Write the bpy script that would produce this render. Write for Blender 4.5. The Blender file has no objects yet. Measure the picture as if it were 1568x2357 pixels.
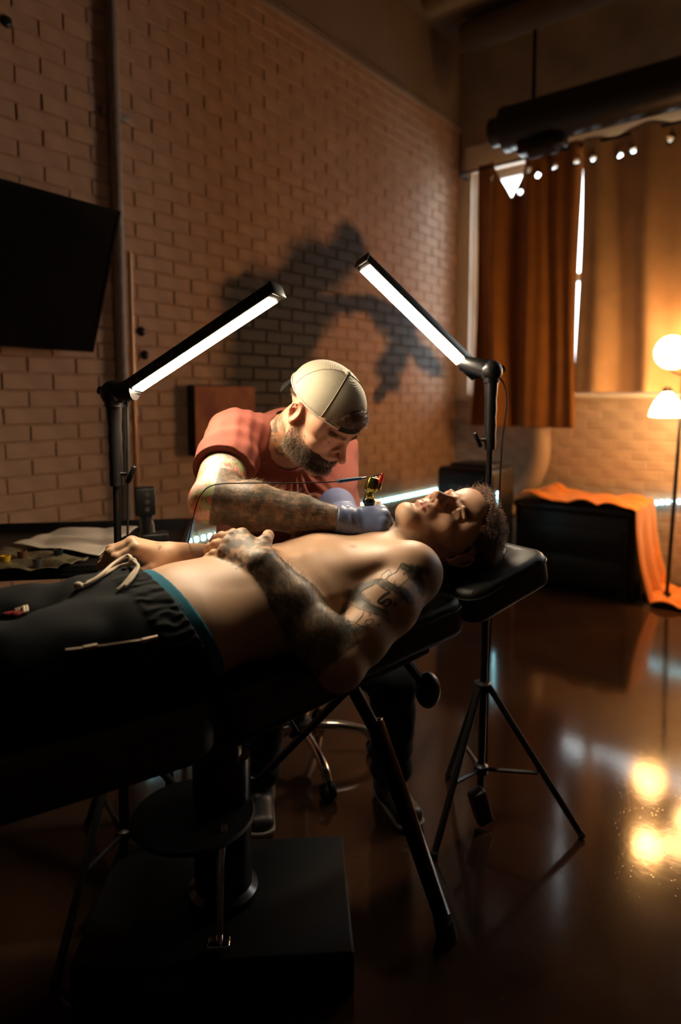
import bpy, bmesh, math, random
import numpy as np
from mathutils import Vector, Matrix
from mathutils.bvhtree import BVHTree

random.seed(7); np.random.seed(7)
scn = bpy.context.scene
col = scn.collection

# ---------------------------------------------------------------- camera, world, exposure
YAW = math.radians(38.57); PITCH = math.radians(5.5); FPX = 1520.0; CX, CY = 784.0, 1064.0; HCAM = 1.32
cam_d = bpy.data.cameras.new('camera'); cam = bpy.data.objects.new('camera', cam_d); col.objects.link(cam)
cam.location = (0, 0, HCAM); cam.rotation_euler = (math.pi/2-PITCH, 0, YAW)
cam_d.sensor_fit = 'HORIZONTAL'; cam_d.sensor_width = 24.0; cam_d.lens = 24.0*FPX/1568.0
cam_d.shift_y = -(1178.5-CY)/1568.0
cam_d.clip_start = 0.02; cam_d.clip_end = 100
cam_d.dof.use_dof = True; cam_d.dof.focus_distance = 1.50; cam_d.dof.aperture_fstop = 1.7
scn.camera = cam
scn.view_settings.view_transform = 'Standard'; scn.view_settings.look = 'None'
scn.view_settings.exposure = 0.0; scn.view_settings.gamma = 1.0; scn.view_settings.use_curve_mapping = False
world = bpy.data.worlds.new('overcast_sky'); scn.world = world; world.use_nodes = True
bg = world.node_tree.nodes['Background']; bg.inputs[0].default_value = (0.92, 0.95, 1.0, 1); bg.inputs[1].default_value = 8.0

CYW, SYW = math.cos(YAW), math.sin(YAW)
def W(l, d, z):
    'metres to the right of the camera, metres ahead of it, height -> world (axes along the two walls)'
    return np.array([l*CYW-d*SYW, l*SYW+d*CYW, z])
def D(l, d, z):
    v = W(l, d, z); return v/np.linalg.norm(v)
def P(px, py, d):
    'the point d metres ahead that the photograph shows at px, py'
    xc = (px-CX)/FPX; yc = -(py-CY)/FPX
    s = d/(math.cos(PITCH)+yc*math.sin(PITCH))
    return W(xc*s, d, HCAM+s*(-math.sin(PITCH)+yc*math.cos(PITCH)))
def nrm(v):
    v = np.asarray(v, float); return v/np.linalg.norm(v)
def V(v): return Vector([float(c) for c in v])

# ---------------------------------------------------------------- materials
MATS = {}
def mat(name, color=(.5,.5,.5), rough=.5, metal=0., emit=None, strength=0., spec=.5, noise=0., nscale=20., bump=0., bscale=200.,
        bdist=.001, attr=None, voronoi=False, rough_noise=0., sss=0., color2=None, coat=0., sheen=0.):
    m = bpy.data.materials.new(name); m.use_nodes = True; nt = m.node_tree; n = nt.nodes; L = nt.links
    b = n['Principled BSDF']
    b.inputs['Base Color'].default_value = (*color, 1); b.inputs['Roughness'].default_value = rough; b.inputs['Metallic'].default_value = metal
    b.inputs['Specular IOR Level'].default_value = spec; b.inputs['Coat Weight'].default_value = coat
    if sheen: b.inputs['Sheen Weight'].default_value = sheen
    tc = n.new('ShaderNodeTexCoord')
    src = None
    if attr:
        a = n.new('ShaderNodeAttribute'); a.attribute_name = attr; src = a.outputs['Color']; L.new(src, b.inputs['Base Color'])
    if noise or color2:
        t = n.new('ShaderNodeTexNoise'); t.inputs['Scale'].default_value = nscale; t.inputs['Detail'].default_value = 6; L.new(tc.outputs['Object'], t.inputs['Vector'])
        mx = n.new('ShaderNodeMix'); mx.data_type = 'RGBA'
        if color2:
            r = n.new('ShaderNodeValToRGB'); r.color_ramp.elements[0].position = .35; r.color_ramp.elements[1].position = .65
            L.new(t.outputs['Fac'], r.inputs['Fac']); L.new(r.outputs['Color'], mx.inputs['Factor'])
            mx.inputs['A'].default_value = (*color, 1); mx.inputs['B'].default_value = (*color2, 1)
        else:
            mx.blend_type = 'MULTIPLY'; mx.inputs['Factor'].default_value = 1.0
            mr = n.new('ShaderNodeMapRange'); mr.inputs['To Min'].default_value = 1-noise; mr.inputs['To Max'].default_value = 1+noise
            mr.inputs['From Min'].default_value = .3; mr.inputs['From Max'].default_value = .7
            L.new(t.outputs['Fac'], mr.inputs['Value']); L.new(mr.outputs['Result'], mx.inputs['B'])
            if src: L.new(src, mx.inputs['A'])
            else: mx.inputs['A'].default_value = (*color, 1)
        L.new(mx.outputs['Result'], b.inputs['Base Color'])
        if rough_noise:
            mr2 = n.new('ShaderNodeMapRange'); mr2.inputs['To Min'].default_value = rough-rough_noise; mr2.inputs['To Max'].default_value = rough+rough_noise
            mr2.inputs['From Min'].default_value = .3; mr2.inputs['From Max'].default_value = .7
            L.new(t.outputs['Fac'], mr2.inputs['Value']); L.new(mr2.outputs['Result'], b.inputs['Roughness'])
    if bump:
        if voronoi:
            t2 = n.new('ShaderNodeTexVoronoi'); t2.inputs['Scale'].default_value = bscale; out = t2.outputs['Distance']
        else:
            t2 = n.new('ShaderNodeTexNoise'); t2.inputs['Scale'].default_value = bscale; t2.inputs['Detail'].default_value = 4; out = t2.outputs['Fac']
        L.new(tc.outputs['Object'], t2.inputs['Vector'])
        bp = n.new('ShaderNodeBump'); bp.inputs['Strength'].default_value = bump; bp.inputs['Distance'].default_value = bdist
        L.new(out, bp.inputs['Height']); L.new(bp.outputs['Normal'], b.inputs['Normal'])
    if emit:
        b.inputs['Emission Color'].default_value = (*emit, 1); b.inputs['Emission Strength'].default_value = strength
    if sss:
        b.inputs['Subsurface Weight'].default_value = sss; b.inputs['Subsurface Radius'].default_value = (.012, .004, .002); b.inputs['Subsurface Scale'].default_value = 1.0
    MATS[name] = m
    return m

# ---------------------------------------------------------------- mesh building
class MB:
    'collects boxes, tubes and lathes into one mesh'
    def __init__(s): s.v = []; s.f = []
    def add(s, vs, fs):
        o = len(s.v); s.v += [tuple(float(c) for c in v) for v in vs]; s.f += [tuple(i+o for i in f) for f in fs]; return s
    def box(s, c, size, R=None):
        R = np.eye(3) if R is None else np.asarray(R); c = np.asarray(c, float); hx = np.asarray(size)/2
        vs = [c+R@(hx*np.array([a, b, e])) for a in (-1, 1) for b in (-1, 1) for e in (-1, 1)]
        return s.add(vs, [(0,1,3,2), (4,6,7,5), (0,4,5,1), (2,3,7,6), (0,2,6,4), (1,5,7,3)])
    def tube(s, pts, r, n=8, cap=True, flat=None):
        pts = [np.asarray(p, float) for p in pts]; m = len(pts); rs = list(r) if hasattr(r, '__len__') else [r]*m
        up = None; vs = []; fs = []
        for i, p in enumerate(pts):
            t = nrm(pts[min(i+1, m-1)]-pts[max(i-1, 0)]+1e-12)
            if up is None:
                h = np.array([0, 0, 1.]) if abs(t[2]) < .9 else np.array([1., 0, 0])
                up = nrm(np.cross(t, h))
            up = nrm(up-t*np.dot(up, t)); sd = np.cross(t, up)
            for k in range(n):
                a = 2*math.pi*k/n+math.pi/n
                vs.append(p+rs[i]*(math.cos(a)*up+math.sin(a)*sd*(flat or 1)))
        for i in range(m-1):
            for k in range(n):
                k2 = (k+1) % n; fs.append((i*n+k, i*n+k2, (i+1)*n+k2, (i+1)*n+k))
        if cap: fs += [tuple(range(n-1, -1, -1)), tuple((m-1)*n+k for k in range(n))]
        return s.add(vs, fs)
    def lathe(s, c, prof, n=32, R=None, close=True):
        'prof: list of (radius, height); axis is local z of R'
        R = np.eye(3) if R is None else np.asarray(R); c = np.asarray(c, float); vs = []; fs = []
        for r, z in prof:
            for k in range(n):
                a = 2*math.pi*k/n; vs.append(c+R@np.array([r*math.cos(a), r*math.sin(a), z]))
        for i in range(len(prof)-1):
            for k in range(n):
                k2 = (k+1) % n; fs.append((i*n+k, i*n+k2, (i+1)*n+k2, (i+1)*n+k))
        if close: fs += [tuple(range(n-1, -1, -1)), tuple((len(prof)-1)*n+k for k in range(n))]
        return s.add(vs, fs)
    def ball(s, c, r, n=16, R=None):
        r = np.ones(3)*r; R = np.eye(3) if R is None else np.asarray(R); c = np.asarray(c, float); vs = []; fs = []; m = n//2
        for i in range(m+1):
            th = math.pi*(i+.001)/(m+.002)
            for k in range(n):
                a = 2*math.pi*k/n; vs.append(c+R@(r*np.array([math.sin(th)*math.cos(a), math.sin(th)*math.sin(a), math.cos(th)])))
        for i in range(m):
            for k in range(n):
                k2 = (k+1) % n; fs.append((i*n+k, (i+1)*n+k, (i+1)*n+k2, i*n+k2))
        return s.add(vs, fs)
    def mesh(s, name):
        me = bpy.data.meshes.new(name); me.from_pydata(s.v, [], s.f); me.update()
        bm = bmesh.new(); bm.from_mesh(me); bmesh.ops.recalc_face_normals(bm, faces=bm.faces); bm.to_mesh(me); bm.free()
        return me
    def build(s, name, m, parent=None, smooth=False, bevel=0., segs=2, angle=40):
        me = s.mesh(name)
        if bevel:
            bm = bmesh.new(); bm.from_mesh(me)
            ed = [e for e in bm.edges if len(e.link_faces) == 2 and e.calc_face_angle(0) > math.radians(angle)]
            bmesh.ops.bevel(bm, geom=ed, offset=bevel, segments=segs, profile=.5, affect='EDGES'); bm.to_mesh(me); bm.free(); smooth = True
        return link(name, me, m, parent, smooth)

def link(name, me, m, parent=None, smooth=False):
    o = bpy.data.objects.new(name, me); col.objects.link(o)
    if m is not None:
        me.materials.clear(); me.materials.append(m)
    if smooth:
        me.polygons.foreach_set('use_smooth', np.ones(len(me.polygons), bool))
        try: me.set_sharp_from_angle(angle=math.radians(50))
        except Exception: pass
    if parent is not None: keep(o, parent)
    return o
def keep(o, parent):
    bpy.context.view_layer.update() if False else None
    o.parent = parent; o.matrix_parent_inverse = MWORLD.get(parent.name, Matrix.Identity(4)).inverted()
MWORLD = {}
def empty(name, loc, label=None, cat=None, group=None, kind=None):
    o = bpy.data.objects.new(name, None); col.objects.link(o); o.location = V(loc); o.empty_display_size = .1
    MWORLD[o.name] = Matrix.Translation(V(loc))
    return tag(o, label, cat, group, kind)
def tag(o, label=None, cat=None, group=None, kind=None):
    if label: o['label'] = label
    if cat: o['category'] = cat
    if group: o['group'] = group
    if kind: o['kind'] = kind
    return o
def frame(x, z):
    'rotation with columns x, y, z from a main x direction and an approximate z'
    x = nrm(x); y = nrm(np.cross(z, x)); return np.stack([x, y, np.cross(x, y)], 1)
def smooth_curve(pts, n=8):
    'Catmull-Rom through pts'
    pts = [np.asarray(p, float) for p in pts]; q = [2*pts[0]-pts[1]]+pts+[2*pts[-1]-pts[-2]]; out = []
    for i in range(1, len(q)-2):
        for k in range(n):
            t = k/n
            out.append(.5*(2*q[i]+(q[i+1]-q[i-1])*t+(2*q[i-1]-5*q[i]+4*q[i+1]-q[i+2])*t*t+(3*q[i]-q[i-1]-3*q[i+1]+q[i+2])*t**3))
    return out+[pts[-1]]

# ---------------------------------------------------------------- implicit bodies
def vnoise(p, scale, seed=0):
    q = p*scale+seed*17.3; i = np.floor(q).astype(np.int64); f = q-i; f = f*f*(3-2*f); r = 0
    for dx in (0, 1):
        for dy in (0, 1):
            for dz in (0, 1):
                h = (i[:,0]+dx)*374761393+(i[:,1]+dy)*668265263+(i[:,2]+dz)*2147483647+seed*1274126177
                h = (h ^ (h >> 13))*1274126177; h = ((h ^ (h >> 16)) & 0xffff)/65535.
                r = r+h*np.where(dx, f[:,0], 1-f[:,0])*np.where(dy, f[:,1], 1-f[:,1])*np.where(dz, f[:,2], 1-f[:,2])
    return r
def fbm(p, scale, seed=0):
    return (vnoise(p, scale, seed)*.55+vnoise(p, scale*2.1, seed+3)*.3+vnoise(p, scale*4.3, seed+9)*.15)

class Sdf:
    def __init__(s, k=.01): s.ops = []; s.k = k; s.post = []
    def _put(s, fn, lo, hi, k, mode): s.ops.append((fn, np.asarray(lo), np.asarray(hi), s.k if k is None else k, mode)); return s
    def cone(s, a, b, r1, r2=None, k=None, mode='+'):
        a = np.asarray(a, float); b = np.asarray(b, float); r2 = r1 if r2 is None else r2
        ba = b-a; L2 = max(float(ba@ba), 1e-12)
        def fn(X, Y, Z):
            px, py, pz = X-a[0], Y-a[1], Z-a[2]
            t = np.clip((px*ba[0]+py*ba[1]+pz*ba[2])/L2, 0, 1)
            return np.sqrt((px-t*ba[0])**2+(py-t*ba[1])**2+(pz-t*ba[2])**2)-(r1+(r2-r1)*t)
        r = max(r1, r2); return s._put(fn, np.minimum(a, b)-r, np.maximum(a, b)+r, k, mode)
    def ell(s, c, rad, R=None, k=None, mode='+'):
        c = np.asarray(c, float); rad = np.ones(3)*rad; R = np.eye(3) if R is None else np.asarray(R)
        def fn(X, Y, Z):
            px, py, pz = X-c[0], Y-c[1], Z-c[2]
            q = [(px*R[0,i]+py*R[1,i]+pz*R[2,i])/rad[i] for i in range(3)]
            k0 = np.sqrt(q[0]**2+q[1]**2+q[2]**2); k1 = np.sqrt((q[0]/rad[0])**2+(q[1]/rad[1])**2+(q[2]/rad[2])**2)
            return k0*(k0-1)/np.maximum(k1, 1e-6)
        ext = np.sqrt(((R*rad)**2).sum(1)); return s._put(fn, c-ext, c+ext, k, mode)
    def ecap(s, a, b, ra, rb, side, k=None, mode='+'):
        'tapered capsule with an oval section: ra, rb = (half width along side, half depth)'
        a = np.asarray(a, float); b = np.asarray(b, float); ba = b-a; L2 = float(ba@ba); ax = nrm(ba)
        sd = np.asarray(side, float); sd = nrm(sd-ax*(sd@ax)); up = np.cross(ax, sd)
        def fn(X, Y, Z):
            px, py, pz = X-a[0], Y-a[1], Z-a[2]
            t = np.clip((px*ba[0]+py*ba[1]+pz*ba[2])/L2, 0, 1)
            qx, qy, qz = px-t*ba[0], py-t*ba[1], pz-t*ba[2]
            rn = ra[0]+(rb[0]-ra[0])*t; ru = ra[1]+(rb[1]-ra[1])*t; rm = np.minimum(rn, ru)
            u = qx*sd[0]+qy*sd[1]+qz*sd[2]; v = qx*up[0]+qy*up[1]+qz*up[2]; w = qx*ax[0]+qy*ax[1]+qz*ax[2]
            k0 = np.sqrt((u/rn)**2+(v/ru)**2+(w/rm)**2); k1 = np.sqrt((u/rn**2)**2+(v/ru**2)**2+(w/rm**2)**2)
            return k0*(k0-1)/np.maximum(k1, 1e-6)
        r = max(max(ra), max(rb)); return s._put(fn, np.minimum(a, b)-r, np.maximum(a, b)+r, k, mode)
    def chain(s, pts, rs, k=None, mode='+'):
        for i in range(len(pts)-1): s.cone(pts[i], pts[i+1], rs[i], rs[i+1], k, mode)
        return s
    def cut(s, c, n, k=.002):
        'remove what lies on the n side of the plane'
        c = np.asarray(c, float); n = nrm(n); s.post.append(lambda X, Y, Z: (X-c[0])*n[0]+(Y-c[1])*n[1]+(Z-c[2])*n[2]); return s
    def mesh(s, h, lo=None, hi=None, disp=None):
        adds = [o for o in s.ops if o[4] == '+']
        lo = np.min([o[1] for o in adds], 0)-.008 if lo is None else np.asarray(lo); hi = np.max([o[2] for o in adds], 0)+.008 if hi is None else np.asarray(hi)
        n = np.ceil((hi-lo)/h).astype(int)+1
        ax = [(lo[i]+h*np.arange(n[i])).astype(np.float32) for i in range(3)]
        F = np.full(n, .5, np.float32)
        for fn, a, b, k, mode in s.ops:
            m = max(k, .006)+2*h
            i0 = np.maximum(np.floor((a-m-lo)/h).astype(int), 0); i1 = np.minimum(np.ceil((b+m-lo)/h).astype(int)+1, n)
            if (i1 <= i0).any(): continue
            sl = tuple(slice(i0[i], i1[i]) for i in range(3))
            d = fn(ax[0][sl[0]][:,None,None], ax[1][sl[1]][None,:,None], ax[2][sl[2]][None,None,:]); f = F[sl]
            if mode == '+':
                hh = np.maximum(k-np.abs(f-d), 0); F[sl] = np.minimum(f, d)-hh*hh/(4*max(k, 1e-6))
            else:
                d = -d; hh = np.maximum(k-np.abs(f-d), 0); F[sl] = np.maximum(f, d)+hh*hh/(4*max(k, 1e-6))
        if disp is not None:
            idx = np.nonzero(np.abs(F) < .02); p = np.stack([ax[i][idx[i]] for i in range(3)], 1).astype(float)
            F[idx] += disp(p)
        for fn in s.post:
            F = np.maximum(F, fn(ax[0][:,None,None], ax[1][None,:,None], ax[2][None,None,:]).astype(np.float32))
        return surface_nets(F, lo, h)

def surface_nets(F, lo, h):
    S = F < 0; n = np.array(F.shape)
    cnt = np.zeros(n-1, np.int8)
    for dx in (0, 1):
        for dy in (0, 1):
            for dz in (0, 1): cnt += S[dx:n[0]-1+dx, dy:n[1]-1+dy, dz:n[2]-1+dz]
    act = (cnt > 0) & (cnt < 8); I = np.argwhere(act); N = len(I)
    ids = np.full(n-1, -1, np.int32); ids[act] = np.arange(N)
    acc = np.zeros((N, 3)); num = np.zeros(N)
    crn = [(a, b, c) for a in (0, 1) for b in (0, 1) for c in (0, 1)]
    vals = {c: F[I[:,0]+c[0], I[:,1]+c[1], I[:,2]+c[2]] for c in crn}
    for c in crn:
        for a in range(3):
            if c[a]: continue
            e = list(c); e[a] = 1; e = tuple(e); v0, v1 = vals[c], vals[e]; x = (v0 < 0) != (v1 < 0)
            t = np.where(x, v0/np.where(x, v0-v1, 1), 0)
            p = np.tile(np.array(c, float), (N, 1)); p[:,a] += t
            acc += p*x[:,None]; num += x
    verts = (I+acc/num[:,None])*h+lo
    quads = []
    for a in range(3):
        b, c = (a+1) % 3, (a+2) % 3
        s0 = [slice(None)]*3; s1 = [slice(None)]*3; s0[a] = slice(0, n[a]-1); s1[a] = slice(1, n[a])
        A = S[tuple(s0)]; B = S[tuple(s1)]; E = np.argwhere(A != B)
        ok = (E[:,b] > 0) & (E[:,c] > 0) & (E[:,b] < n[b]-1) & (E[:,c] < n[c]-1); E = E[ok]
        def cell(ob, oc):
            q = E.copy(); q[:,b] -= ob; q[:,c] -= oc; return ids[q[:,0], q[:,1], q[:,2]]
        q = np.stack([cell(1, 1), cell(0, 1), cell(0, 0), cell(1, 0)], 1)
        fl = ~A[E[:,0], E[:,1], E[:,2]]; q[fl] = q[fl][:, ::-1]
        quads.append(q)
    q = np.concatenate(quads); q = q[(q >= 0).all(1)]
    return verts, q
def relax(v, q, it=1, w=.5):
    for _ in range(it):
        acc = np.zeros_like(v); cn = np.zeros(len(v))
        for i in range(4):
            a, b = q[:,i], q[:,(i+1) % 4]; np.add.at(acc, a, v[b]); np.add.at(acc, b, v[a]); np.add.at(cn, a, 1); np.add.at(cn, b, 1)
        v = v*(1-w)+w*acc/np.maximum(cn, 1)[:,None]
    return v
def np_mesh(name, v, q, colors=None):
    me = bpy.data.meshes.new(name); me.vertices.add(len(v)); me.vertices.foreach_set('co', np.asarray(v, np.float32).ravel())
    k = q.shape[1]; me.loops.add(q.size); me.loops.foreach_set('vertex_index', q.astype(np.int32).ravel())
    me.polygons.add(len(q)); me.polygons.foreach_set('loop_start', np.arange(0, q.size, k, dtype=np.int32))
    me.polygons.foreach_set('use_smooth', np.ones(len(q), bool)); me.update(calc_edges=True); me.validate()
    if colors is not None:
        at = me.color_attributes.new('Col', 'FLOAT_COLOR', 'POINT'); c4 = np.ones((len(v), 4), np.float32); c4[:,:3] = colors; at.data.foreach_set('color', c4.ravel())
    return me
def vnormals(v, q):
    fn = np.cross(v[q[:,2]]-v[q[:,0]], v[q[:,3]]-v[q[:,1]]); N = np.zeros_like(v)
    for i in range(4): np.add.at(N, q[:,i], fn)
    return N/np.maximum(np.linalg.norm(N, axis=1), 1e-12)[:,None]
def strands(name, roots, dirs, length, rad, m, parent, curl=0., segs=3, droop=None, sides=3, cr=.0025, turns=2.0, colors=None):
    'tapered hairs as thin prisms, one mesh'
    n = len(roots); length = np.ones(n)*length; rng = np.random.RandomState(len(roots))
    dirs = dirs/np.linalg.norm(dirs, axis=1)[:,None]
    a = np.cross(dirs, rng.normal(size=(n, 3))); a /= np.linalg.norm(a, axis=1)[:,None]; b = np.cross(dirs, a)
    ph = rng.rand(n)*6.28; V_ = np.zeros((n, segs+1, sides, 3))
    for i in range(segs+1):
        t = i/segs; c = roots+dirs*(length*t)[:,None]
        if droop is not None: c = c+droop*(length*t*t)[:,None]
        if curl:
            w = ph+t*turns*6.28; rr = curl*cr*min(1, t*3)
            c = c+a*(np.cos(w)*rr)[:,None]+b*(np.sin(w)*rr)[:,None]
        r = rad*(1-.8*t)
        for k in range(sides):
            g = 6.283*k/sides; V_[:,i,k] = c+r*(math.cos(g)*a+math.sin(g)*b)
    base = np.arange(n)[:,None]*(segs+1)*sides; Q = []
    for i in range(segs):
        for k in range(sides):
            k2 = (k+1) % sides; Q.append(np.concatenate([base+i*sides+k, base+i*sides+k2, base+(i+1)*sides+k2, base+(i+1)*sides+k], 1))
    cc = None if colors is None else np.repeat(colors, (segs+1)*sides, axis=0)
    me = np_mesh(name, V_.reshape(-1, 3), np.concatenate(Q), cc)
    return link(name, me, m, parent)
# ---------------------------------------------------------------- materials of the room
M_BRICK = mat('painted_brick', (.53,.315,.195), .62, noise=.12, nscale=9, bump=.35, bscale=90, bdist=.003)
M_MORTAR = mat('painted_mortar', (.47,.28,.17), .8, noise=.2, nscale=14, bump=.5, bscale=60, bdist=.004)
M_PLASTER = mat('plaster', (.34,.24,.17), .8, noise=.12, nscale=3, bump=.2, bscale=50, bdist=.003)
M_CEIL = mat('ceiling_paint', (.22,.17,.12), .85, noise=.1, nscale=2)
M_DARK = mat('black_metal', (.012,.012,.014), .42, metal=.0, spec=.5)
M_BLACKPL = mat('black_plastic', (.010,.010,.011), .38, noise=.2, nscale=30)
M_RUBBER = mat('black_rubber', (.012,.012,.012), .8)
M_CHROME = mat('chrome', (.75,.74,.73), .14, metal=1.)
M_GALV = mat('painted_conduit', (.30,.24,.19), .4, noise=.15, nscale=30)
M_LINTEL = mat('lintel_paint', (.80,.72,.58), .5, noise=.08, nscale=4)
M_WOODFR = mat('window_frame_paint', (.5,.46,.4), .5)

def floor_mat():
    m = mat('polished_stained_concrete', (.050,.023,.012), .11, color2=(.022,.011,.007), nscale=1.6, bump=.05, bscale=38, bdist=.002, rough_noise=.04)
    nt = m.node_tree; n = nt.nodes; L = nt.links; b = n['Principled BSDF']; b.inputs['Specular IOR Level'].default_value = .55
    tc = [x for x in n if x.type == 'TEX_COORD'][0]; bp = [x for x in n if x.type == 'BUMP'][0]
    v = n.new('ShaderNodeTexVoronoi'); v.inputs['Scale'].default_value = 55; L.new(tc.outputs['Object'], v.inputs['Vector'])
    r = n.new('ShaderNodeMapRange'); r.inputs['From Min'].default_value = .0; r.inputs['From Max'].default_value = .16; L.new(v.outputs['Distance'], r.inputs['Value'])
    b2 = n.new('ShaderNodeBump'); b2.inputs['Strength'].default_value = .10; b2.inputs['Distance'].default_value = .001
    L.new(r.outputs['Result'], b2.inputs['Height']); L.new(bp.outputs['Normal'], b2.inputs['Normal']); L.new(b2.outputs['Normal'], b.inputs['Normal'])
    return m
M_FLOOR = floor_mat()

XL, YB, XR, YF, ZC = -2.76, 5.05, 3.6, -2.4, 4.12      # left wall, window wall, right wall, wall behind the camera, ceiling
def slab(name, lo, hi, m):
    lo = np.array(lo); hi = np.array(hi); o = MB().box((lo+hi)/2, hi-lo).build(name, m); tag(o, kind='structure'); return o
fl = slab('floor', (XL-.2, YF-.2, -.12), (XR+.2, YB+.3, 0), M_FLOOR); tag(fl, 'glossy brown stained concrete floor with pits and scratches')
ce = slab('ceiling', (XL-.2, YF-.2, ZC), (XR+.2, YB+.3, ZC+.1), M_CEIL); tag(ce, 'dark brown painted ceiling high above')
M_DIMW = mat('dark_brown_paint', (.07,.05,.04), .8, noise=.1, nscale=3)
slab('wall_right', (XR, YF-.2, 0), (XR+.15, YB+.3, ZC), M_DIMW)
slab('wall_back', (XL-.2, YF-.15, 0), (XR+.15, YF, ZC), M_DIMW)

# dark shape: soft near-black bands mixed into the left wall's colour, given in wall coordinates (y along the wall, z up)
def wall_left_yz(px, py):
    'where the sight line of a pixel meets the left wall'
    a = P(px, py, 1.0); o = np.array([0, 0, HCAM]); t = (XL-o[0])/(a-o)[0]; q = o+t*(a-o); return q[1], q[2]
def wall_back_xz(px, py, y=None):
    y = YB if y is None else y; a = P(px, py, 1.0); o = np.array([0, 0, HCAM]); t = (y-o[1])/(a-o)[1]; q = o+t*(a-o); return q[0], q[2]
def add_dark_shape(m):
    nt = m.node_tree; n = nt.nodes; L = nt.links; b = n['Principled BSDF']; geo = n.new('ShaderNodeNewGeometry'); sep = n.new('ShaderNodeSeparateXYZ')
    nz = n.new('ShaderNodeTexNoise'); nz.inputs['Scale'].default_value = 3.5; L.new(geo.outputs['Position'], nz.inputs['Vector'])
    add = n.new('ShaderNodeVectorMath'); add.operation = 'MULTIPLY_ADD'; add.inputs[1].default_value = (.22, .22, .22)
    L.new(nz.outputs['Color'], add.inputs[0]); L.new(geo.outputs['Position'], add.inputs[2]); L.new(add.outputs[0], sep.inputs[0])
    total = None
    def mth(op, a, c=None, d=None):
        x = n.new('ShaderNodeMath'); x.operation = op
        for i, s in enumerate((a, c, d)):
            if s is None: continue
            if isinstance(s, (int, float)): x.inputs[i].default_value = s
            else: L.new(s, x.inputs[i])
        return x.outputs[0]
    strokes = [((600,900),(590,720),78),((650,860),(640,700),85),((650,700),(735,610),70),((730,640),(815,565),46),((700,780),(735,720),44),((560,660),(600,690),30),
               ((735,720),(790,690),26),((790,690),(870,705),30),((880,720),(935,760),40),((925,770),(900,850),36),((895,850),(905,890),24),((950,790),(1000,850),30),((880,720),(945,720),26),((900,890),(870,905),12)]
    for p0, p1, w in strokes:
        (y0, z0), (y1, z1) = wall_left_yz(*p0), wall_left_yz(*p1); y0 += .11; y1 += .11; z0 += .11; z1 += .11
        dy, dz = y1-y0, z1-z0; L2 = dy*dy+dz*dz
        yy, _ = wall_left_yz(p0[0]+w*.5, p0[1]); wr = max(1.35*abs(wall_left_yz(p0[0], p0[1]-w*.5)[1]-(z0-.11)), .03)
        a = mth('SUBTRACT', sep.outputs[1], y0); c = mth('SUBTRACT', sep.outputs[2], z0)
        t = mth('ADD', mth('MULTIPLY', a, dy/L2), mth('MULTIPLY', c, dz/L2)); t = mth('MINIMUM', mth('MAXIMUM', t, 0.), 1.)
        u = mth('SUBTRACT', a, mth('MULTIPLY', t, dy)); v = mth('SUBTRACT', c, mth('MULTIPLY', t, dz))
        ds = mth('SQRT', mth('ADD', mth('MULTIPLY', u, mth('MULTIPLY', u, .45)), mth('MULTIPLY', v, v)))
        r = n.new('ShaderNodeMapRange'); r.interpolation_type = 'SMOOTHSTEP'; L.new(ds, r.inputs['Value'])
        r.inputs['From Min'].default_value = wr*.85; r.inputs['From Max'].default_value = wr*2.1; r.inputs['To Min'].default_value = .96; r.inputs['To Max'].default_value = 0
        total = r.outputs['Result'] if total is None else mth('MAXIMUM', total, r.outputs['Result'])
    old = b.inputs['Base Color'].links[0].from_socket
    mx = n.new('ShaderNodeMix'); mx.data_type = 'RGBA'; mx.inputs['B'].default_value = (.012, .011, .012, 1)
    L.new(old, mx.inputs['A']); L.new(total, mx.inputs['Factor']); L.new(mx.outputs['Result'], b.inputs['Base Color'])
M_BRICKM = mat('painted_brick_with_dark_shape', (.53,.315,.195), .62, noise=.12, nscale=9, bump=.35, bscale=90, bdist=.003); add_dark_shape(M_BRICKM)
M_MORTARM = mat('painted_mortar_with_dark_shape', (.47,.28,.17), .8, noise=.2, nscale=14, bump=.5, bscale=60, bdist=.004); add_dark_shape(M_MORTARM)

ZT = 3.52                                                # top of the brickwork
wl = slab('wall_left', (XL-.2, YF-.2, 0), (XL-.0055, YB+.3, ZT), M_MORTARM); tag(wl, 'painted brick wall with large dark shape, television and conduit')
wu = slab('trim_1', (XL-.2, YF-.2, ZT), (XL, YB+.3, ZC), M_PLASTER); tag(wu, 'smooth plaster band above the painted bricks')
BL, BH, JT = .217, .0722, .0075
def brick_mesh(name, length):
    w, hh, dpt, c = length-JT, BH-JT, .006, .0035; vs = []
    for x, ins in ((0, 0), (dpt-c, 0), (dpt, c)):
        for sy, sz in ((-1, -1), (1, -1), (1, 1), (-1, 1)): vs.append((x, sy*(w/2-ins), sz*(hh/2-ins)))
    fs = [(8, 9, 10, 11)]
    for i in (0, 4):
        for k in range(4): fs.append((i+k, i+(k+1) % 4, i+4+(k+1) % 4, i+4+k))
    me = bpy.data.meshes.new(name); me.from_pydata(vs, [], fs); me.update(); return me
def lay_bricks(wall, m, place, cells, limit, meshes, seed):
    'cells sorted by apparent size: the first ones become objects, the rest one joined field'
    rng = random.Random(seed); rest = MB()
    for i, (u, z, key) in enumerate(cells):
        off = rng.uniform(-.0016, .0012); me = meshes[key]; Mx = place(u, z, off)
        if i < limit:
            o = bpy.data.objects.new('brick', me); col.objects.link(o); o.matrix_world = Mx; o.parent = wall
        else:
            rest.add([Mx @ v.co for v in me.vertices], [tuple(p.vertices) for p in me.polygons])
    if rest.v: tag(rest.build('brick_field', m, wall), kind='stuff')
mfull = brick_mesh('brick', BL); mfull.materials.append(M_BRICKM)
cells = []
o0 = np.array([0, 0, HCAM])
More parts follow.
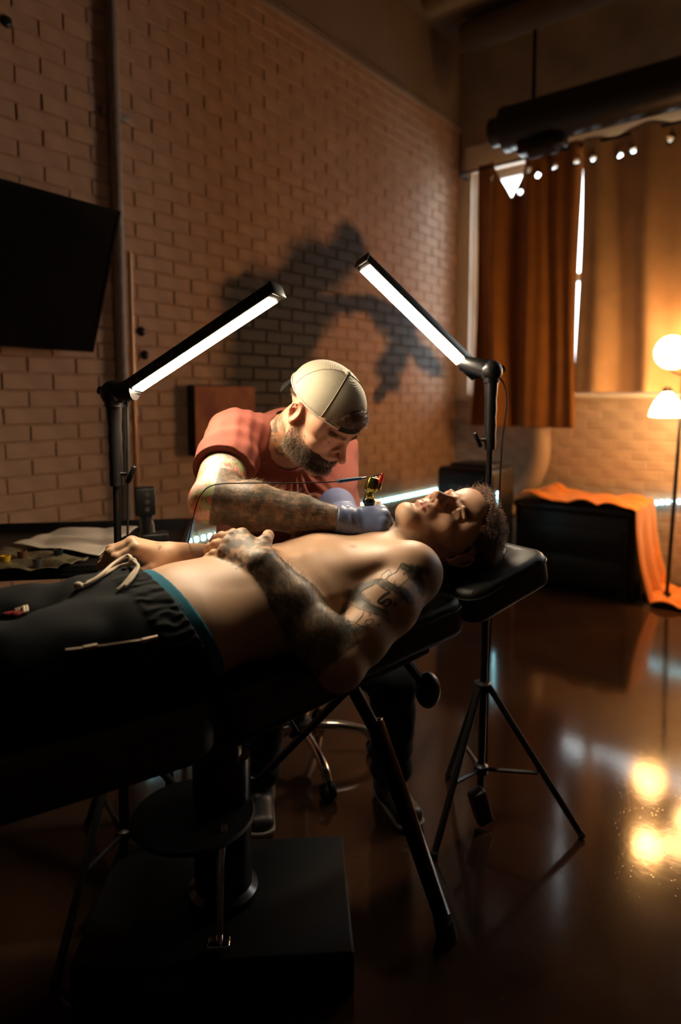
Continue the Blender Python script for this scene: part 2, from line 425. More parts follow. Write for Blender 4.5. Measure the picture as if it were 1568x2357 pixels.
def seen_px(p):
    q = p-o0; l = q[0]*CYW+q[1]*SYW; d = -q[0]*SYW+q[1]*CYW
    if d < .1: return -9999, 0, 1
    zc = math.cos(PITCH)*d-math.sin(PITCH)*q[2]; yc = math.sin(PITCH)*d+math.cos(PITCH)*q[2]
    return CX+FPX*l/zc, CY-FPX*yc/zc, d
rows = int(ZT/BH)
for r in range(rows):
    z = ZT-BH*(r+.5)
    off = (BL/2 if r % 2 else 0)
    k = 0
    while True:
        y = YB-BL*.5-off-BL*k+.0
        if y < .2: break
        if y+BL/2 <= YB+.001:
            px, py, d = seen_px(np.array([XL, y, z])); vis = -30 < px < 1090 and 0 < py < 1250
            cells.append((0 if vis else 1, d, y, z)); 
        k += 1
cells.sort()
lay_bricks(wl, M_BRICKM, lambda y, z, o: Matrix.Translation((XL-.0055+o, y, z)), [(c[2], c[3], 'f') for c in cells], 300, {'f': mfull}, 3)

# window wall: solid pieces round the opening
wx0, wzt = wall_back_xz(1090, 392); _, wzb = wall_back_xz(1450, 915)
wx1 = wx0+3.1
wb = MB()
for lo, hi in (((XL-.2, YB, 0), (wx0, YB+.28, ZC)), ((wx1, YB, 0), (XR+.15, YB+.28, ZC)), ((wx0, YB, 0), (wx1, YB+.28, wzb)), ((wx0, YB, wzt), (wx1, YB+.28, ZC))):
    lo = np.array(lo); hi = np.array(hi); wb.box((lo+hi)/2, hi-lo)
M_WALLB = mat('window_wall_paint', (.58,.48,.38), .65, noise=.14, nscale=5, bump=.3, bscale=70, bdist=.003)
wbo = wb.build('wall_back_window', M_WALLB); wbo.name = 'wall_window'; tag(wbo, 'painted wall with the curtained window, bricks below the sill', kind='structure')
M_BRICKB = mat('worn_painted_brick', (.60,.47,.36), .6, color2=(.48,.36,.27), nscale=7, bump=.35, bscale=80, bdist=.003)
mb2 = brick_mesh('brick_worn', BL); mb2.materials.append(M_BRICKB)
cells = []
for r in range(int(wzb/BH)):
    z = wzb-.02-BH*(r+.5); off = BL/2 if r % 2 else 0; k = 0
    while True:
        x = XL+BL*.5+.02+off+BL*k
        if x > wx1+.4: break
        px, py, d = seen_px(np.array([x, YB, z])); vis = 1040 < px < 1640 and z > .05 and not (1210 < px < 1470 and py > 1180)
        if z > .04: cells.append((0 if vis else 1, d, x, z))
        k += 1
cells.sort()
Rb = Matrix.Rotation(-math.pi/2, 4, 'Z')
lay_bricks(wbo, M_BRICKB, lambda x, z, o: Matrix.Translation((x, YB+.001-o*.8, z)) @ Rb, [(c[2], c[3], 'f') for c in cells], 300, {'f': mb2}, 5)

# window: frame, mullions, panes, sill, lintel
win = empty('window_1', (wx0, YB, wzb), 'tall daylit window hidden behind the orange curtains', kind='structure')
fr = MB(); fw = .06; yb = YB+.17
for x in (wx0+fw/2, wx1-fw/2, (wx0*2+wx1)/3, (wx0+wx1*2)/3): fr.box((x, yb, (wzb+wzt)/2), (fw, .06, wzt-wzb))
for z in (wzb+fw/2, wzt-fw/2, (wzb+wzt)/2): fr.box(((wx0+wx1)/2, yb, z), (wx1-wx0, .06, fw))
fr.build('window_frame', M_WOODFR, win, bevel=.004)
def glass():
    m = bpy.data.materials.new('window_glass'); m.use_nodes = True; nt = m.node_tree; n = nt.nodes; n.remove(n['Principled BSDF']); L = nt.links
    t = n.new('ShaderNodeBsdfTransparent'); t.inputs[0].default_value = (.93, .96, .95, 1); g = n.new('ShaderNodeBsdfGlossy'); g.inputs['Roughness'].default_value = .02
    lw = n.new('ShaderNodeFresnel'); lw.inputs[0].default_value = 1.45; mx = n.new('ShaderNodeMixShader'); L.new(lw.outputs[0], mx.inputs[0]); L.new(t.outputs[0], mx.inputs[1]); L.new(g.outputs[0], mx.inputs[2])
    L.new(mx.outputs[0], n['Material Output'].inputs[0]); return m
M_GLASS = glass()
xs = [wx0+fw/2, (wx0*2+wx1)/3, (wx0+wx1*2)/3, wx1-fw/2]; zs = [wzb+fw/2, (wzb+wzt)/2, wzt-fw/2]
for i in range(3):
    for j in range(2): MB().box(((xs[i]+xs[i+1])/2, yb, (zs[j]+zs[j+1])/2), (xs[i+1]-xs[i]-fw, .006, zs[j+1]-zs[j]-fw)).build('pane', M_GLASS, win)
MB().box(((wx0+wx1)/2, YB+.03, wzb+.012), (wx1-wx0+.1, .2, .03)).build('window_sill', M_LINTEL, win, bevel=.006)
sl = slab('trim_2', (wx0-.05, YB-.05, wzt-.03), (wx1+.05, YB+.02, wzt+.17), M_LINTEL); tag(sl, 'pale painted lintel over the window')
j1 = slab('trim_3', (wx0-.16, YB-.03, wzb-.02), (wx0+.0, YB+.02, wzt-.03), M_LINTEL); tag(j1, 'pale side casing left of the window')

# dark picture-rail line where brick meets plaster and ceiling ducts
MB().box((XL+.012, (YF+YB)/2, ZT), (.03, YB-YF, .035)).build('trim_4', M_PLASTER); tag(bpy.data.objects['trim_4'], 'narrow ledge along the top of the brick', kind='structure')
for i, (y, z, r) in enumerate(((YB-.42, ZC-.14, .10), (YB-.95, ZC-.12, .09))):
    o = MB().tube([(XL+.25, y, z), (XR-.1, y, z)], r, 20).build('ceiling_pipe', M_CEIL, smooth=True)
    tag(o, ('brown painted pipe under the ceiling, the one nearer the window wall', 'brown painted pipe under the ceiling, the one farther from the window wall')[i], 'pipe', 'pipes under the ceiling')
    for x in (-1.6, .2, 2.0): MB().box((x, y, (z+r+ZC)/2), (.03, .03, ZC-z-r+.02)).build('hanger', M_CEIL, o)
# ---------------------------------------------------------------- curtains, rod, shutter barrel
def curtain_mat(name, c):
    m = mat(name, c, .85, noise=.12, nscale=6, bump=.25, bscale=400, bdist=.0006, sheen=.2); return m
M_CURT1 = curtain_mat('ochre_curtain_cloth', (.34,.125,.018)); M_CURT2 = curtain_mat('tan_curtain_cloth', (.50,.30,.16))
YC = YB-.19
def curtain(name, x0, x1, z0, z1, m, seed, folds, dip, label, holes, flare=0.):
    nx, nz = 150, 90; rng = random.Random(seed); ph = [rng.uniform(0, 6.28) for _ in range(4)]
    vs = []; fs = []
    for j in range(nz+1):
        v = j/nz
        for i in range(nx+1):
            u = i/nx; x = x0+(x1-x0)*u; zt = z1-dip(u)
            z = z0+(zt-z0)*v
            a = .055*(1-.3*v)*(.7+.5*math.sin(u*5+ph[3]))
            y = YC+a*math.sin(u*folds*6.283+ph[0]+.8*math.sin(v*2.2+ph[1]))+.009*math.sin(u*folds*2.3*6.283+ph[2]+v*1.5)
            x += .012*math.sin(v*5+ph[1]+u*9)+flare*(1-v)*(u-.5)
            vs.append((x, y, z))
    cent = holes
    for j in range(nz):
        for i in range(nx): fs.append((j*(nx+1)+i, j*(nx+1)+i+1, (j+1)*(nx+1)+i+1, (j+1)*(nx+1)+i))
    # eyelets: cut a real round hole by pulling the nearest ring of vertices to the circle
    me = bpy.data.meshes.new(name); me.from_pydata(vs, [], fs); me.update()
    bm = bmesh.new(); bm.from_mesh(me); R = .021
    for hx, hz in cent:
        near = [f for f in bm.faces if (f.calc_center_median().x-hx)**2+(f.calc_center_median().z-hz)**2 < (R*1.02)**2]
        bmesh.ops.delete(bm, geom=near, context='FACES')
    bm.to_mesh(me); bm.free()
    o = link(name, me, m, smooth=True); md = o.modifiers.new('thickness', 'SOLIDIFY'); md.thickness = .002
    tag(o, label, 'curtain', 'curtains on the window rod')
    bvh = BVHTree.FromPolygons(vs, fs)
    for hx, hz in cent:
        hit = bvh.ray_cast(Vector((hx, YB-.6, hz)), Vector((0, 1, 0)))
        if hit[0] is None: continue
        ring = MB(); pr = [(hx+R*1.25*math.cos(a), hit[0].y, hz+R*1.25*math.sin(a)) for a in np.linspace(0, 6.283, 21)]
        ring.tube(pr, .0055, 6, cap=False); ring.build('eyelet', M_DARK, o, smooth=True)
    return o
xa0, zt1 = wall_back_xz(1101, 400, YC); xa1, _ = wall_back_xz(1338, 400, YC); _, zb1 = wall_back_xz(1210, 983, YC)
xb0, _ = wall_back_xz(1343, 400, YC); xb1 = xb0+1.15; _, zb2 = wall_back_xz(1450, 903, YC)
ztop = wzt-.035
def dip1(u):
    return .30*max(0, 1-abs(u-.33)/.17) + .05*max(0, 1-abs(u-.66)/.10)
curt1 = curtain('curtain', xa0, xa1, zb1, ztop, M_CURT1, 2, 3.0, dip1, 'dark ochre curtain sagging off the rod at its top left', [wall_back_xz(x, y, YC) for x, y in ((1134,411),(1193,439),(1221,393),(1240,404),(1277,384),(1329,372))], flare=.02)
curt2 = curtain('curtain', xb0, xb1, zb2, ztop, M_CURT2, 5, 3.0, lambda u: .012*math.sin(u*9)**2, 'lighter tan curtain hanging behind the floor lamp', [wall_back_xz(x, y, YC) for x, y in ((1368,366),(1424,355),(1460,347),(1541,316))])
rod = MB().tube([(wx0-.02, YC+.0, wzt-.075), (wx1+.05, YC, wzt-.075)], .010, 10).build('curtain_rod', M_DARK, smooth=True); tag(rod, 'thin dark rod carrying both curtains', 'rod')
for x in (wx0-.02, wx1+.05): MB().box((x, YC+.06, wzt-.075), (.02, .13, .03)).build('bracket', M_DARK, rod)

bx0, bz = wall_back_xz(1160, 300, YB-.38); yb0 = YB-.38
bar = empty('shutter_barrel', (bx0, yb0, bz), 'long black roller-shutter barrel above the window', 'shutter')
rb = .15
MB().tube([(bx0+.03, yb0, bz), (XR-.15, yb0, bz)], rb, 28).build('barrel', M_BLACKPL, bar, smooth=True)
MB().lathe((bx0, yb0, bz), [(.05,-.10),(.10,-.09),(.10,-.02),(.13,0),(.155,.01),(.155,.06)], 28, frame((0,0,1),(1,0,0))).build('end_cap', M_DARK, bar, smooth=True)
MB().box((bx0+.30, yb0-.02, bz-.17), (.34, .12, .10)).build('motor_box', M_DARK, bar, bevel=.02)
MB().tube([(bx0+.22, yb0-.04, bz-.2), (bx0+.42, yb0-.05, bz-.20)], .06, 14).build('motor', M_DARK, bar, smooth=True)
for x in (bx0+.12, XR-.4): MB().box((x, (yb0+YB)/2, bz+.05), (.05, YB-yb0, .07)).build('wall_bracket', M_DARK, bar)
MB().box((bx0+.22, yb0, (bz+rb+ZC)/2), (.02, .02, ZC-bz-rb+.02)).build('hanger_rod', M_DARK, bar)

# ---------------------------------------------------------------- left wall: conduit, television, picture, bolt stubs, LED tape
cy, _ = wall_left_yz(262, 500)
cd = empty('conduit', (XL, cy, 0), 'vertical painted conduit pipe running up the brick wall', 'pipe')
MB().tube([(XL+.03, cy, .0), (XL+.03, cy, ZC)], .026, 14).build('pipe', M_GALV, cd, smooth=True)
MB().tube([(XL+.022, cy+.062, .0), (XL+.022, cy+.062, 2.0)], .012, 10).build('thin_pipe', mat('copper_pipe', (.62,.36,.2), .3, metal=.6), cd, smooth=True)
for z in (.5, 1.25, 2.6, 3.3): MB().box((XL+.012, cy+.02, z), (.02, .15, .035)).build('clamp', M_GALV, cd, bevel=.004)
# television, tilted towards the room on an arm
tr = np.array([XL, 0, 0]); 
ytv, ztv = wall_left_yz(250, 640)
tvc = P(-75, 612, 2.62); 
tx = D(*(nrm(np.array([1.05, 1.52, 0])))); tn0 = nrm(np.cross(tx, (0, 0, 1))); tn0 = tn0 if tn0[0] > 0 else -tn0
tn = nrm(tn0*math.cos(math.radians(21))-np.array([0, 0, 1])*math.sin(math.radians(21))); tz = nrm(np.cross(tn, tx)); tz = tz if tz[2] > 0 else -tz
RT = np.stack([tx, tn, tz], 1); TW, TH = 1.10, .60
# put the top right corner where the photograph has it
c0 = P(276, 487, 2.80); tvc = c0-tx*TW/2-tz*TH/2
tv = empty('television', tvc, 'large black wall-mounted television tilted down into the room', 'television')
MB().box(tvc-tn*.025, (TW, .045, TH), RT).build('housing', M_BLACKPL, tv, bevel=.008)
MB().box(tvc-tn*.0005, (TW-.02, .004, TH-.03), RT).build('screen', mat('glossy_screen', (.006,.006,.007), .12, spec=.6), tv)
bz_ = MB()
for sx in (-1, 1): bz_.box(tvc+tx*sx*(TW/2-.005)+tn*.002, (.012, .008, TH), RT)
for sz in (-1, 1): bz_.box(tvc+tz*sz*(TH/2-.007)+tn*.002, (TW, .008, .016), RT)
bz_.build('bezel', mat('glossy_bezel', (.008,.008,.009), .15), tv)
wp = np.array([XL-.01, tvc[1]+.25, tvc[2]])
MB().tube([tvc-tn*.04, tvc-tn*.14, wp], .025, 10).build('mount_arm', M_DARK, tv)
MB().box(wp+np.array([.02, 0, 0]), (.03, .2, .3)).build('wall_plate', M_DARK, tv)
# picture
(ya, za), (yb_, zb_) = wall_left_yz(428, 886), wall_left_yz(572, 1036)
pc = np.array([XL+.035, (ya+yb_)/2, (za+zb_)/2]); pic = empty('canvas_picture', pc, 'small dark red and orange abstract canvas on the brick wall', 'picture')
MB().box(pc, (.05, yb_-ya, za-zb_)).build('stretcher', M_DARK, pic, bevel=.003)
def art():
    m = mat('abstract_paint', (.30,.045,.02), .6, color2=(.50,.16,.03), nscale=5.5, bump=.2, bscale=60); return m
MB().box(pc+np.array([.027, 0, 0]), (.006, yb_-ya-.01, za-zb_-.01)).build('painted_face', art(), pic)
for i, (px, py) in enumerate(((325, 763), (333, 817), (14, 50))):
    y, z = wall_left_yz(px, py); o = MB().lathe((XL, y, z), [(.024,0),(.022,.006),(.012,.010),(.012,.022),(.003,.024)], 14, frame((0,0,1),(1,0,0))).build('wall_bolt', M_DARK, smooth=True)
    tag(o, ('larger dark bolt stub in the bricks right of the conduit', 'smaller dark bolt stub just below the other one', 'dark bolt stub high on the wall above the television')[i], 'bolt', 'bolt stubs in the brick wall')

M_TAPE = mat('led_tape', (.05,.16,.2), .5); M_LED = mat('led_emitter', (.6,.9,1.), .4, emit=(.42,.90,1.0), strength=14.)
def led_strip(pts, step, normal, label, r=.0125):
    pts = smooth_curve(pts, 12); o = empty('led_strip', pts[0], label, 'led strip', 'blue LED tape lights')
    nn = nrm(normal); mb = MB(); 
    mb.tube([p for p in pts], .014, 6, flat=.35); mb.build('tape', M_TAPE, o)
    dm = MB().lathe((0, 0, 0), [(r,0),(r,.003),(r*.6,.005)], 10, frame(np.cross(nn, (0.3, .2, .9)), nn)).mesh('led')
    dm.materials.append(M_LED)
    acc = 0; last = pts[0]; cnt = 0
    for a, b in zip(pts[:-1], pts[1:]):
        L = np.linalg.norm(b-a); t = (step-acc) if acc else 0.
        while t <= L and cnt < 290:
            q = bpy.data.objects.new('led', dm); col.objects.link(q); q.location = V(a+(b-a)*(t/L)+nn*.006); keep(q, o); cnt += 1; t += step
        acc = (L-(t-step)) if L >= (t-step) else acc+L
    return o
zl = .575
led_strip([(XL+.012, cy+.10, zl), (XL+.012, 2.9, zl+.01), (XL+.012, 3.9, zl), (XL+.012, 4.93, zl)], .046, (1, 0, 0), 'blue LED tape with bright dots along the left brick wall behind the artist')
pA = P(1463, 1168, 4.78); pB = P(1500, 1160, 4.72); pC = P(1545, 1155, 4.66)
def onb(px, py): x, z = wall_back_xz(px, py, YB-.03); return np.array([x, YB-.03, z])
led_strip([onb(1463, 1168), onb(1500, 1159), onb(1540, 1155), onb(1600, 1158), onb(1700, 1190)], .037, (0, -1, 0), 'short arched blue LED tape on the wall right of the covered chest', r=.0135)

# ---------------------------------------------------------------- portable air conditioner with hose, hanging LED tape
acc = P(1092, 1300, 4.55); acc[2] = 0
ra = frame((.95, .0, 0), (0, 0, 1)); AH = .86
ac = empty('air_conditioner', acc, 'black portable air conditioner standing in the corner', 'appliance')
MB().box(acc+np.array([0, 0, AH/2+.03]), (.42, .38, AH-.06), ra).build('body', M_BLACKPL, ac, bevel=.04, segs=4)
MB().box(acc+np.array([0.02, -.01, AH+.0]), (.30, .28, .05), ra).build('top_grille', M_DARK, ac, bevel=.02)
for k in range(6): MB().box(acc+np.array([0, -.195, .55-.03*k]), (.3, .012, .012), ra).build('louver', M_DARK, ac)
MB().box(acc+np.array([0, -.192, .70]), (.2, .01, .08), ra).build('control_panel', mat('panel_grey', (.03,.03,.035), .3), ac)
for sx in (-1, 1):
    for sy in (-1, 1): MB().ball(acc+np.array([sx*.16, sy*.14, .025]), .025, 10).build('caster', M_RUBBER, ac, smooth=True)
hpx = lambda px, py: np.array([wall_back_xz(px, py, YB-.10)[0], YB-.10, wall_back_xz(px, py, YB-.10)[1]])
hp = smooth_curve([acc+np.array([.08, .188, .54]), acc+np.array([.10, .25, .53]), hpx(1178, 1165)+np.array([0,-.03,0]), hpx(1222, 1105), hpx(1241, 1050), hpx(1243, 975)], 14)
hs = MB(); hs.tube(hp, [.078+.006*(i % 2) for i in range(len(hp))], 18)
tag(hs.build('exhaust_hose', mat('hose_plastic', (.55,.42,.30), .45), smooth=True), 'pale ribbed exhaust hose curving from air conditioner up to window', 'hose')
h0 = acc+np.array([.213, -.12, .70]); led_strip([h0, h0-np.array([0, 0, .12]), h0-np.array([-.002, .01, .30])], .03, D(.7, -.7, 0), 'blue LED tape hanging down beside the black air conditioner', r=.009)

# ---------------------------------------------------------------- chest with blanket
cc = P(1330, 1385, 4.62); cc[2] = 0
ch = empty('storage_chest', cc, 'dark wooden chest under the orange blanket by the wall', 'chest')
M_CHEST = mat('dark_chest_wood', (.022,.012,.008), .5, noise=.3, nscale=12)
CW, CD, CH = .78, .44, .60
MB().box(cc+np.array([0, 0, .05+(CH-.1)/2]), (CW, CD, CH-.1)).build('body', M_CHEST, ch, bevel=.012)
MB().box(cc+np.array([0, 0, CH-.025]), (CW+.03, CD+.03, .05)).build('lid', M_CHEST, ch, bevel=.012)
for k in range(2):
    dr = MB().box(cc+np.array([0, -CD/2-.006, .16+.21*k]), (CW-.08, .016, .18)).build('drawer', M_CHEST, ch, bevel=.004)
    for sx in (-1, 1): MB().ball(cc+np.array([sx*.2, -CD/2-.025, .16+.21*k]), .014, 10).build('knob', M_DARK, dr, smooth=True)
for sx in (-1, 1):
    for sy in (-1, 1): MB().box(cc+np.array([sx*(CW/2-.04), sy*(CD/2-.04), .03]), (.05, .05, .06)).build('foot', M_CHEST, ch)
M_BLANK = mat('orange_blanket', (.80,.24,.02), .85, noise=.15, nscale=8, bump=.4, bscale=300, bdist=.001, sheen=.3)
nx, ny = 90, 40; vs = []; fs = []
for j in range(ny+1):
    v = j/ny
    for i in range(nx+1):
        u = i/nx; s = u*(CW+.10+.85)                     # runs over the lid, then down the right side to the floor
        y = cc[1]-CD/2-.025+v*(CD+.05); x = cc[0]-CW/2+.02+s; z = CH+.015
        over = s-(CW+.0)
        bmp = .022*math.sin(s*11+v*4)*math.sin(v*7+s*3)+.014*math.sin(s*23+v*9)
        if over > 0:
            L = CH-.02
            if over < L: x = cc[0]+CW/2+.035+.10*(over/L)**2+.02*math.sin(v*14)*over/L; z = CH+.012-over
            else: x = cc[0]+CW/2+.14+(over-L)*.8+.015*math.sin(v*16); z = .018+.03*abs(math.sin((over-L)*14+v*5))
        else:
            z += abs(bmp)+.05*math.exp(-((s-.12)/.09)**2)*(.5+.5*math.sin(v*9))
        vs.append((x, y, z))
for j in range(ny):
    for i in range(nx): fs.append((j*(nx+1)+i, j*(nx+1)+i+1, (j+1)*(nx+1)+i+1, (j+1)*(nx+1)+i))
me = bpy.data.meshes.new('blanket'); me.from_pydata(vs, [], fs); me.update(); bl = link('blanket', me, M_BLANK, smooth=True)
md = bl.modifiers.new('thickness', 'SOLIDIFY'); md.thickness = .006; md.offset = 1
tag(bl, 'orange blanket thrown over the dark chest and trailing to the floor', 'blanket')

# ---------------------------------------------------------------- tree floor lamp
lb = P(1534, 1392, 4.25); lb[2] = 0
LAMPC = (1.0, .50, .17)
M_SHADE = mat('lit_frosted_shade', (.9,.8,.6), .5, emit=(1.0, .54, .20), strength=28.)
lamp = empty('floor_lamp', lb, 'black tree floor lamp with lit frosted shades by the tan curtain', 'lamp')
MB().lathe(lb, [(.15,0),(.15,.012),(.13,.022),(.03,.03),(.02,.05)], 40).build('base', M_BLACKPL, lamp, smooth=True)
MB().ball(lb+D(-.05, -1, 0)*.10+np.array([0, 0, .028]), .010, 10).build('base_screw', mat('brass', (.8,.5,.2), .3, metal=1.), lamp, smooth=True)
ptop = lb+W(.05, 0, 1.78); MB().tube([lb+np.array([0, 0, .03]), lb+(ptop-lb)*.5, ptop], .0125, 12).build('pole', M_DARK, lamp, smooth=True)
def bell(c, axis, s):
    'open frosted bell: axis points out of the mouth'
    R = frame(np.cross(axis, (.31, .2, .93)), axis)
    out = [(.028,-.10),(.034,-.088),(.050,-.07),(.078,-.03),(.096,.02),(.103,.055)]
    inn = [(r-.004, z) for r, z in out[::-1]]
    return MB().lathe(c, [(r*s, z*s) for r, z in out+inn], 32, R, close=False)
heads = [(P(1541, 815, 4.10), D(-.12, -.98, .12), 1.0), (P(1535, 938, 4.22), D(-.05, -.10, -1), 1.0),
         (P(1640, 880, 4.05), D(.35, -.9, -.3), 1.0), (P(1620, 760, 4.35), D(.3, .2, .95), 1.0), (P(1665, 985, 4.2), D(.4, -.1, -.9), 1.0)]
for hc, axd, s in heads:
    sh = bell(hc, axd, s).build('lamp_shade', M_SHADE, lamp, smooth=True)
    MB().ball(hc-axd*.01*s, .032*s, 12).build('bulb', mat('bulb_glow', (1,.8,.5), .4, emit=(1.0,.56,.22), strength=60.), sh, smooth=True)
    MB().lathe(hc-axd*.10*s, [(.03*s,.012),(.032*s,-.012),(.018*s,-.03)], 16, frame(np.cross(axd, (.31,.2,.93)), axd)).build('socket', M_DARK, sh, smooth=True)
    a = hc-axd*.125*s; k = np.clip((a[2]-.03)/1.75, 0, 1); jn = lb+(ptop-lb)*min(.98, max(.5, k-.06)); jn = jn.copy()
    MB().tube(smooth_curve([jn, (jn+a)/2+np.array([0, 0, -.03]), a], 6), .007, 8).build('arm', M_DARK, lamp, smooth=True)

# ---------------------------------------------------------------- LED bar lights on stands
M_DIFFA = mat('lit_diffuser', (.9,.9,.85), .5, emit=(1.0,.81,.57), strength=168.); M_DIFFB = mat('lit_diffuser_dimmed', (.9,.9,.85), .5, emit=(1.0,.80,.55), strength=145.)
M_STAND = mat('stand_metal', (.010,.010,.010), .45)
def bar_light(foot, top, d_pole, lo, hi, nrm_dir, feet, label, handle_dir, M_DIFF, dw=.036):
    st = empty('bar_light', foot, label, 'light', 'LED bar lights on tripod stands')
    z_h = top[2]-.30
    pole_top = top-np.array([0, 0, .20])
    MB().tube([foot+np.array([0, 0, .10]), foot+(pole_top-foot)*.62], .0115, 12).build('lower_pole', M_STAND, st, smooth=True)
    MB().tube([foot+(pole_top-foot)*.60, pole_top], .0095, 12).build('upper_pole', M_STAND, st, smooth=True)
    cl = foot+(pole_top-foot)*.60
    MB().lathe(cl-np.array([0, 0, .03]), [(.012,0),(.018,.004),(.018,.05),(.012,.056)], 16).build('collar', M_BLACKPL, st, smooth=True)
    MB().tube([cl, cl+D(-1, -.3, 0)*.045], [.006, .013], 8).build('collar_knob', M_BLACKPL, st, smooth=True)
    hub = foot+np.array([0, 0, .43]); low = foot+np.array([0, 0, .16])
    MB().lathe(hub-np.array([0, 0, .02]), [(.013,0),(.026,.006),(.026,.03),(.013,.036)], 16).build('hub', M_BLACKPL, st, smooth=True)
    MB().lathe(low-np.array([0, 0, .02]), [(.013,0),(.022,.006),(.022,.03),(.013,.036)], 16).build('lower_hub', M_BLACKPL, st, smooth=True)
    for f in feet:
        lg = MB().tube([hub+nrm((f-hub)*np.array([1, 1, 0]))*.02, f+np.array([0, 0, .012])], .010, 8).build('leg', M_STAND, st, smooth=True)
        mid = hub+(f-hub)*.58
        MB().tube([low+nrm((f-low)*np.array([1, 1, 0]))*.02, mid], .007, 6).build('brace', M_STAND, lg, smooth=True)
        MB().ball(f+np.array([0, 0, .012]), .0125, 10).build('rubber_foot', M_RUBBER, lg, smooth=True)
    # handle with finger grips, head joint and wing knob
    hb = pole_top-np.array([0, 0, .02]); ht = top; ax = nrm(ht-hb); L = np.linalg.norm(ht-hb)
    rs = [.017,.0175,.0165,.018,.0165,.0185,.017,.019,.020,.021]
    MB().tube([hb+ax*L*t for t in np.linspace(0, 1, 10)], rs, 14).build('handle', M_BLACKPL, st, smooth=True)
    MB().tube([hb+ax*.03, hb+ax*.03+handle_dir*.035], .005, 8).build('screw', M_CHROME, st, smooth=True)
    wk = hb+ax*.03+handle_dir*.045; MB().box(wk, (.012, .012, .05), frame(handle_dir, (0, 0, 1)) @ np.array([[math.cos(.5),0,math.sin(.5)],[0,1,0],[-math.sin(.5),0,math.cos(.5)]])).build('wing_knob', M_BLACKPL, st, bevel=.004)
    bd = nrm(hi-lo)
    jn = MB(); jn.tube([ht-ax*.02, ht+ax*.018, lo+bd*.03], [.024, .030, .024], 12); jn.ball(ht+ax*.014, .033, 14); jn.box(lo-bd*.004-nrm(nrm_dir)*.012, (.07, .040, .034), np.stack([bd, nrm(np.cross(nrm_dir, bd)), np.cross(bd, nrm(np.cross(nrm_dir, bd)))], 1))
    jn.build('tilt_joint', M_BLACKPL, st, smooth=True)
    MB().tube([ht+ax*.01, ht+ax*.01-handle_dir*.042+np.array([0, 0, .012])], [.008, .011], 8).build('lever', M_BLACKPL, st, smooth=True)
    nn = nrm(nrm_dir-bd*np.dot(nrm_dir, bd)); R = np.stack([bd, np.cross(nn, bd), nn], 1); LL = np.linalg.norm(hi-lo); c = (lo+hi)/2
    b = MB().box(c-nn*.014, (LL, .046, .028), R).build('bar_housing', M_STAND, st, bevel=.003)
    MB().box(c+bd*.012+nn*.0015, (LL-.055, dw, .004), R).build('diffuser', M_DIFF, b)
    for i in range(34): 
        t = (i+.5)/34; MB().box(c+bd*(LL-.07)*(t-.5)-nn*.014+R[:,1]*.0235, (.006, .0015, .02), R).build('cooling_fin', M_STAND, b) if i % 2 else None
    MB().box(hi-nn*.014+bd*.002, (.006, .048, .030), R).build('end_cap', M_BLACKPL, b, bevel=.001)
    MB().tube(smooth_curve([lo-nn*.03, ht+D(.8,-.3,0)*.04+np.array([0,0,-.03]), hb+D(.8,-.3,0)*.035, foot+(pole_top-foot)*.8+D(.9,-.4,0)*.03, foot+(pole_top-foot)*.45+D(.9,-.4,0)*.016, foot+(pole_top-foot)*.15+D(.9,-.4,0)*.016], 8), .0028, 6).build('power_cord', M_RUBBER, st, smooth=True)
    return st
f1 = P(1112, 1880, 2.09); f1[2] = 0
def onfloor(px, py):
    a = P(px, py, 1.0); o = np.array([0, 0, HCAM]); t = -HCAM/(a-o)[2]; return o+t*(a-o)
ctr = onfloor(1105, 1878); f1 = ctr
top1 = P(1102, 868, 2.09); top1[0:2] = f1[0:2]+(W(.006, 0, 0)[:2])
st1 = bar_light(f1, top1, 2.09, P(1080, 850, 2.06), P(832, 608, 1.86), D(-.38, -.66, -.65), [onfloor(1338, 1930), onfloor(1000, 1975), onfloor(1032, 1792)],
          'lit LED bar on a tripod stand behind the head end of the couch', D(-.9, -.4, 0), M_DIFFA)
f2 = W(-.605, 1.70, 0)
top2 = P(262, 918, 1.67); fx = P(262, 1250, 1.67); f2 = fx.copy(); f2[2] = 0
st2 = bar_light(f2, top2, 1.70, P(292, 912, 1.665), P(641, 681, 1.47), D(.46, -.38, -.80), [f2+W(.30, .10, 0), f2+W(-.20, .26, 0), f2+W(-.06, -.30, 0)],
          'lit LED bar on a stand at the far left of the couch, by the tray', D(.9, -.3, 0), M_DIFFB, .031)
adp = onfloor(1105, 1905)+np.array([0, 0, .07]); 
o = MB().box(adp, (.05, .04, .11), frame(D(.9, .3, .3), (0, 0, 1))).build('power_adapter', M_BLACKPL, bevel=.006); tag(o, 'small black power adapter hanging under the right tripod stand', 'adapter')

# ---------------------------------------------------------------- work trolley with tray things
tx0 = W(-.93, 2.08, 0); tw = empty('work_trolley', tx0, 'black trolley with a raised-edge tray top beside the couch', 'trolley')
RT2 = frame(W(1, .16, 0), (0, 0, 1)); TT = .845
MB().box(tx0+np.array([0, 0, TT-.012]), (.86, .62, .024), RT2).build('tray_top', M_BLACKPL, tw, bevel=.006)
for sx in (-1, 1): MB().box(tx0+RT2@np.array([sx*.425, 0, TT+.012]), (.014, .62, .03), RT2).build('side_rim', M_DARK, tw)
MB().box(tx0+RT2@np.array([0, .305, TT+.012]), (.86, .014, .03), RT2).build('back_rim', M_DARK, tw)
MB().box(tx0+RT2@np.array([0, -.305, TT+.006]), (.86, .014, .016), RT2).build('front_rim', M_DARK, tw)
MB().box(tx0+np.array([0, 0, .28]), (.78, .52, .02), RT2).build('lower_shelf', M_BLACKPL, tw)
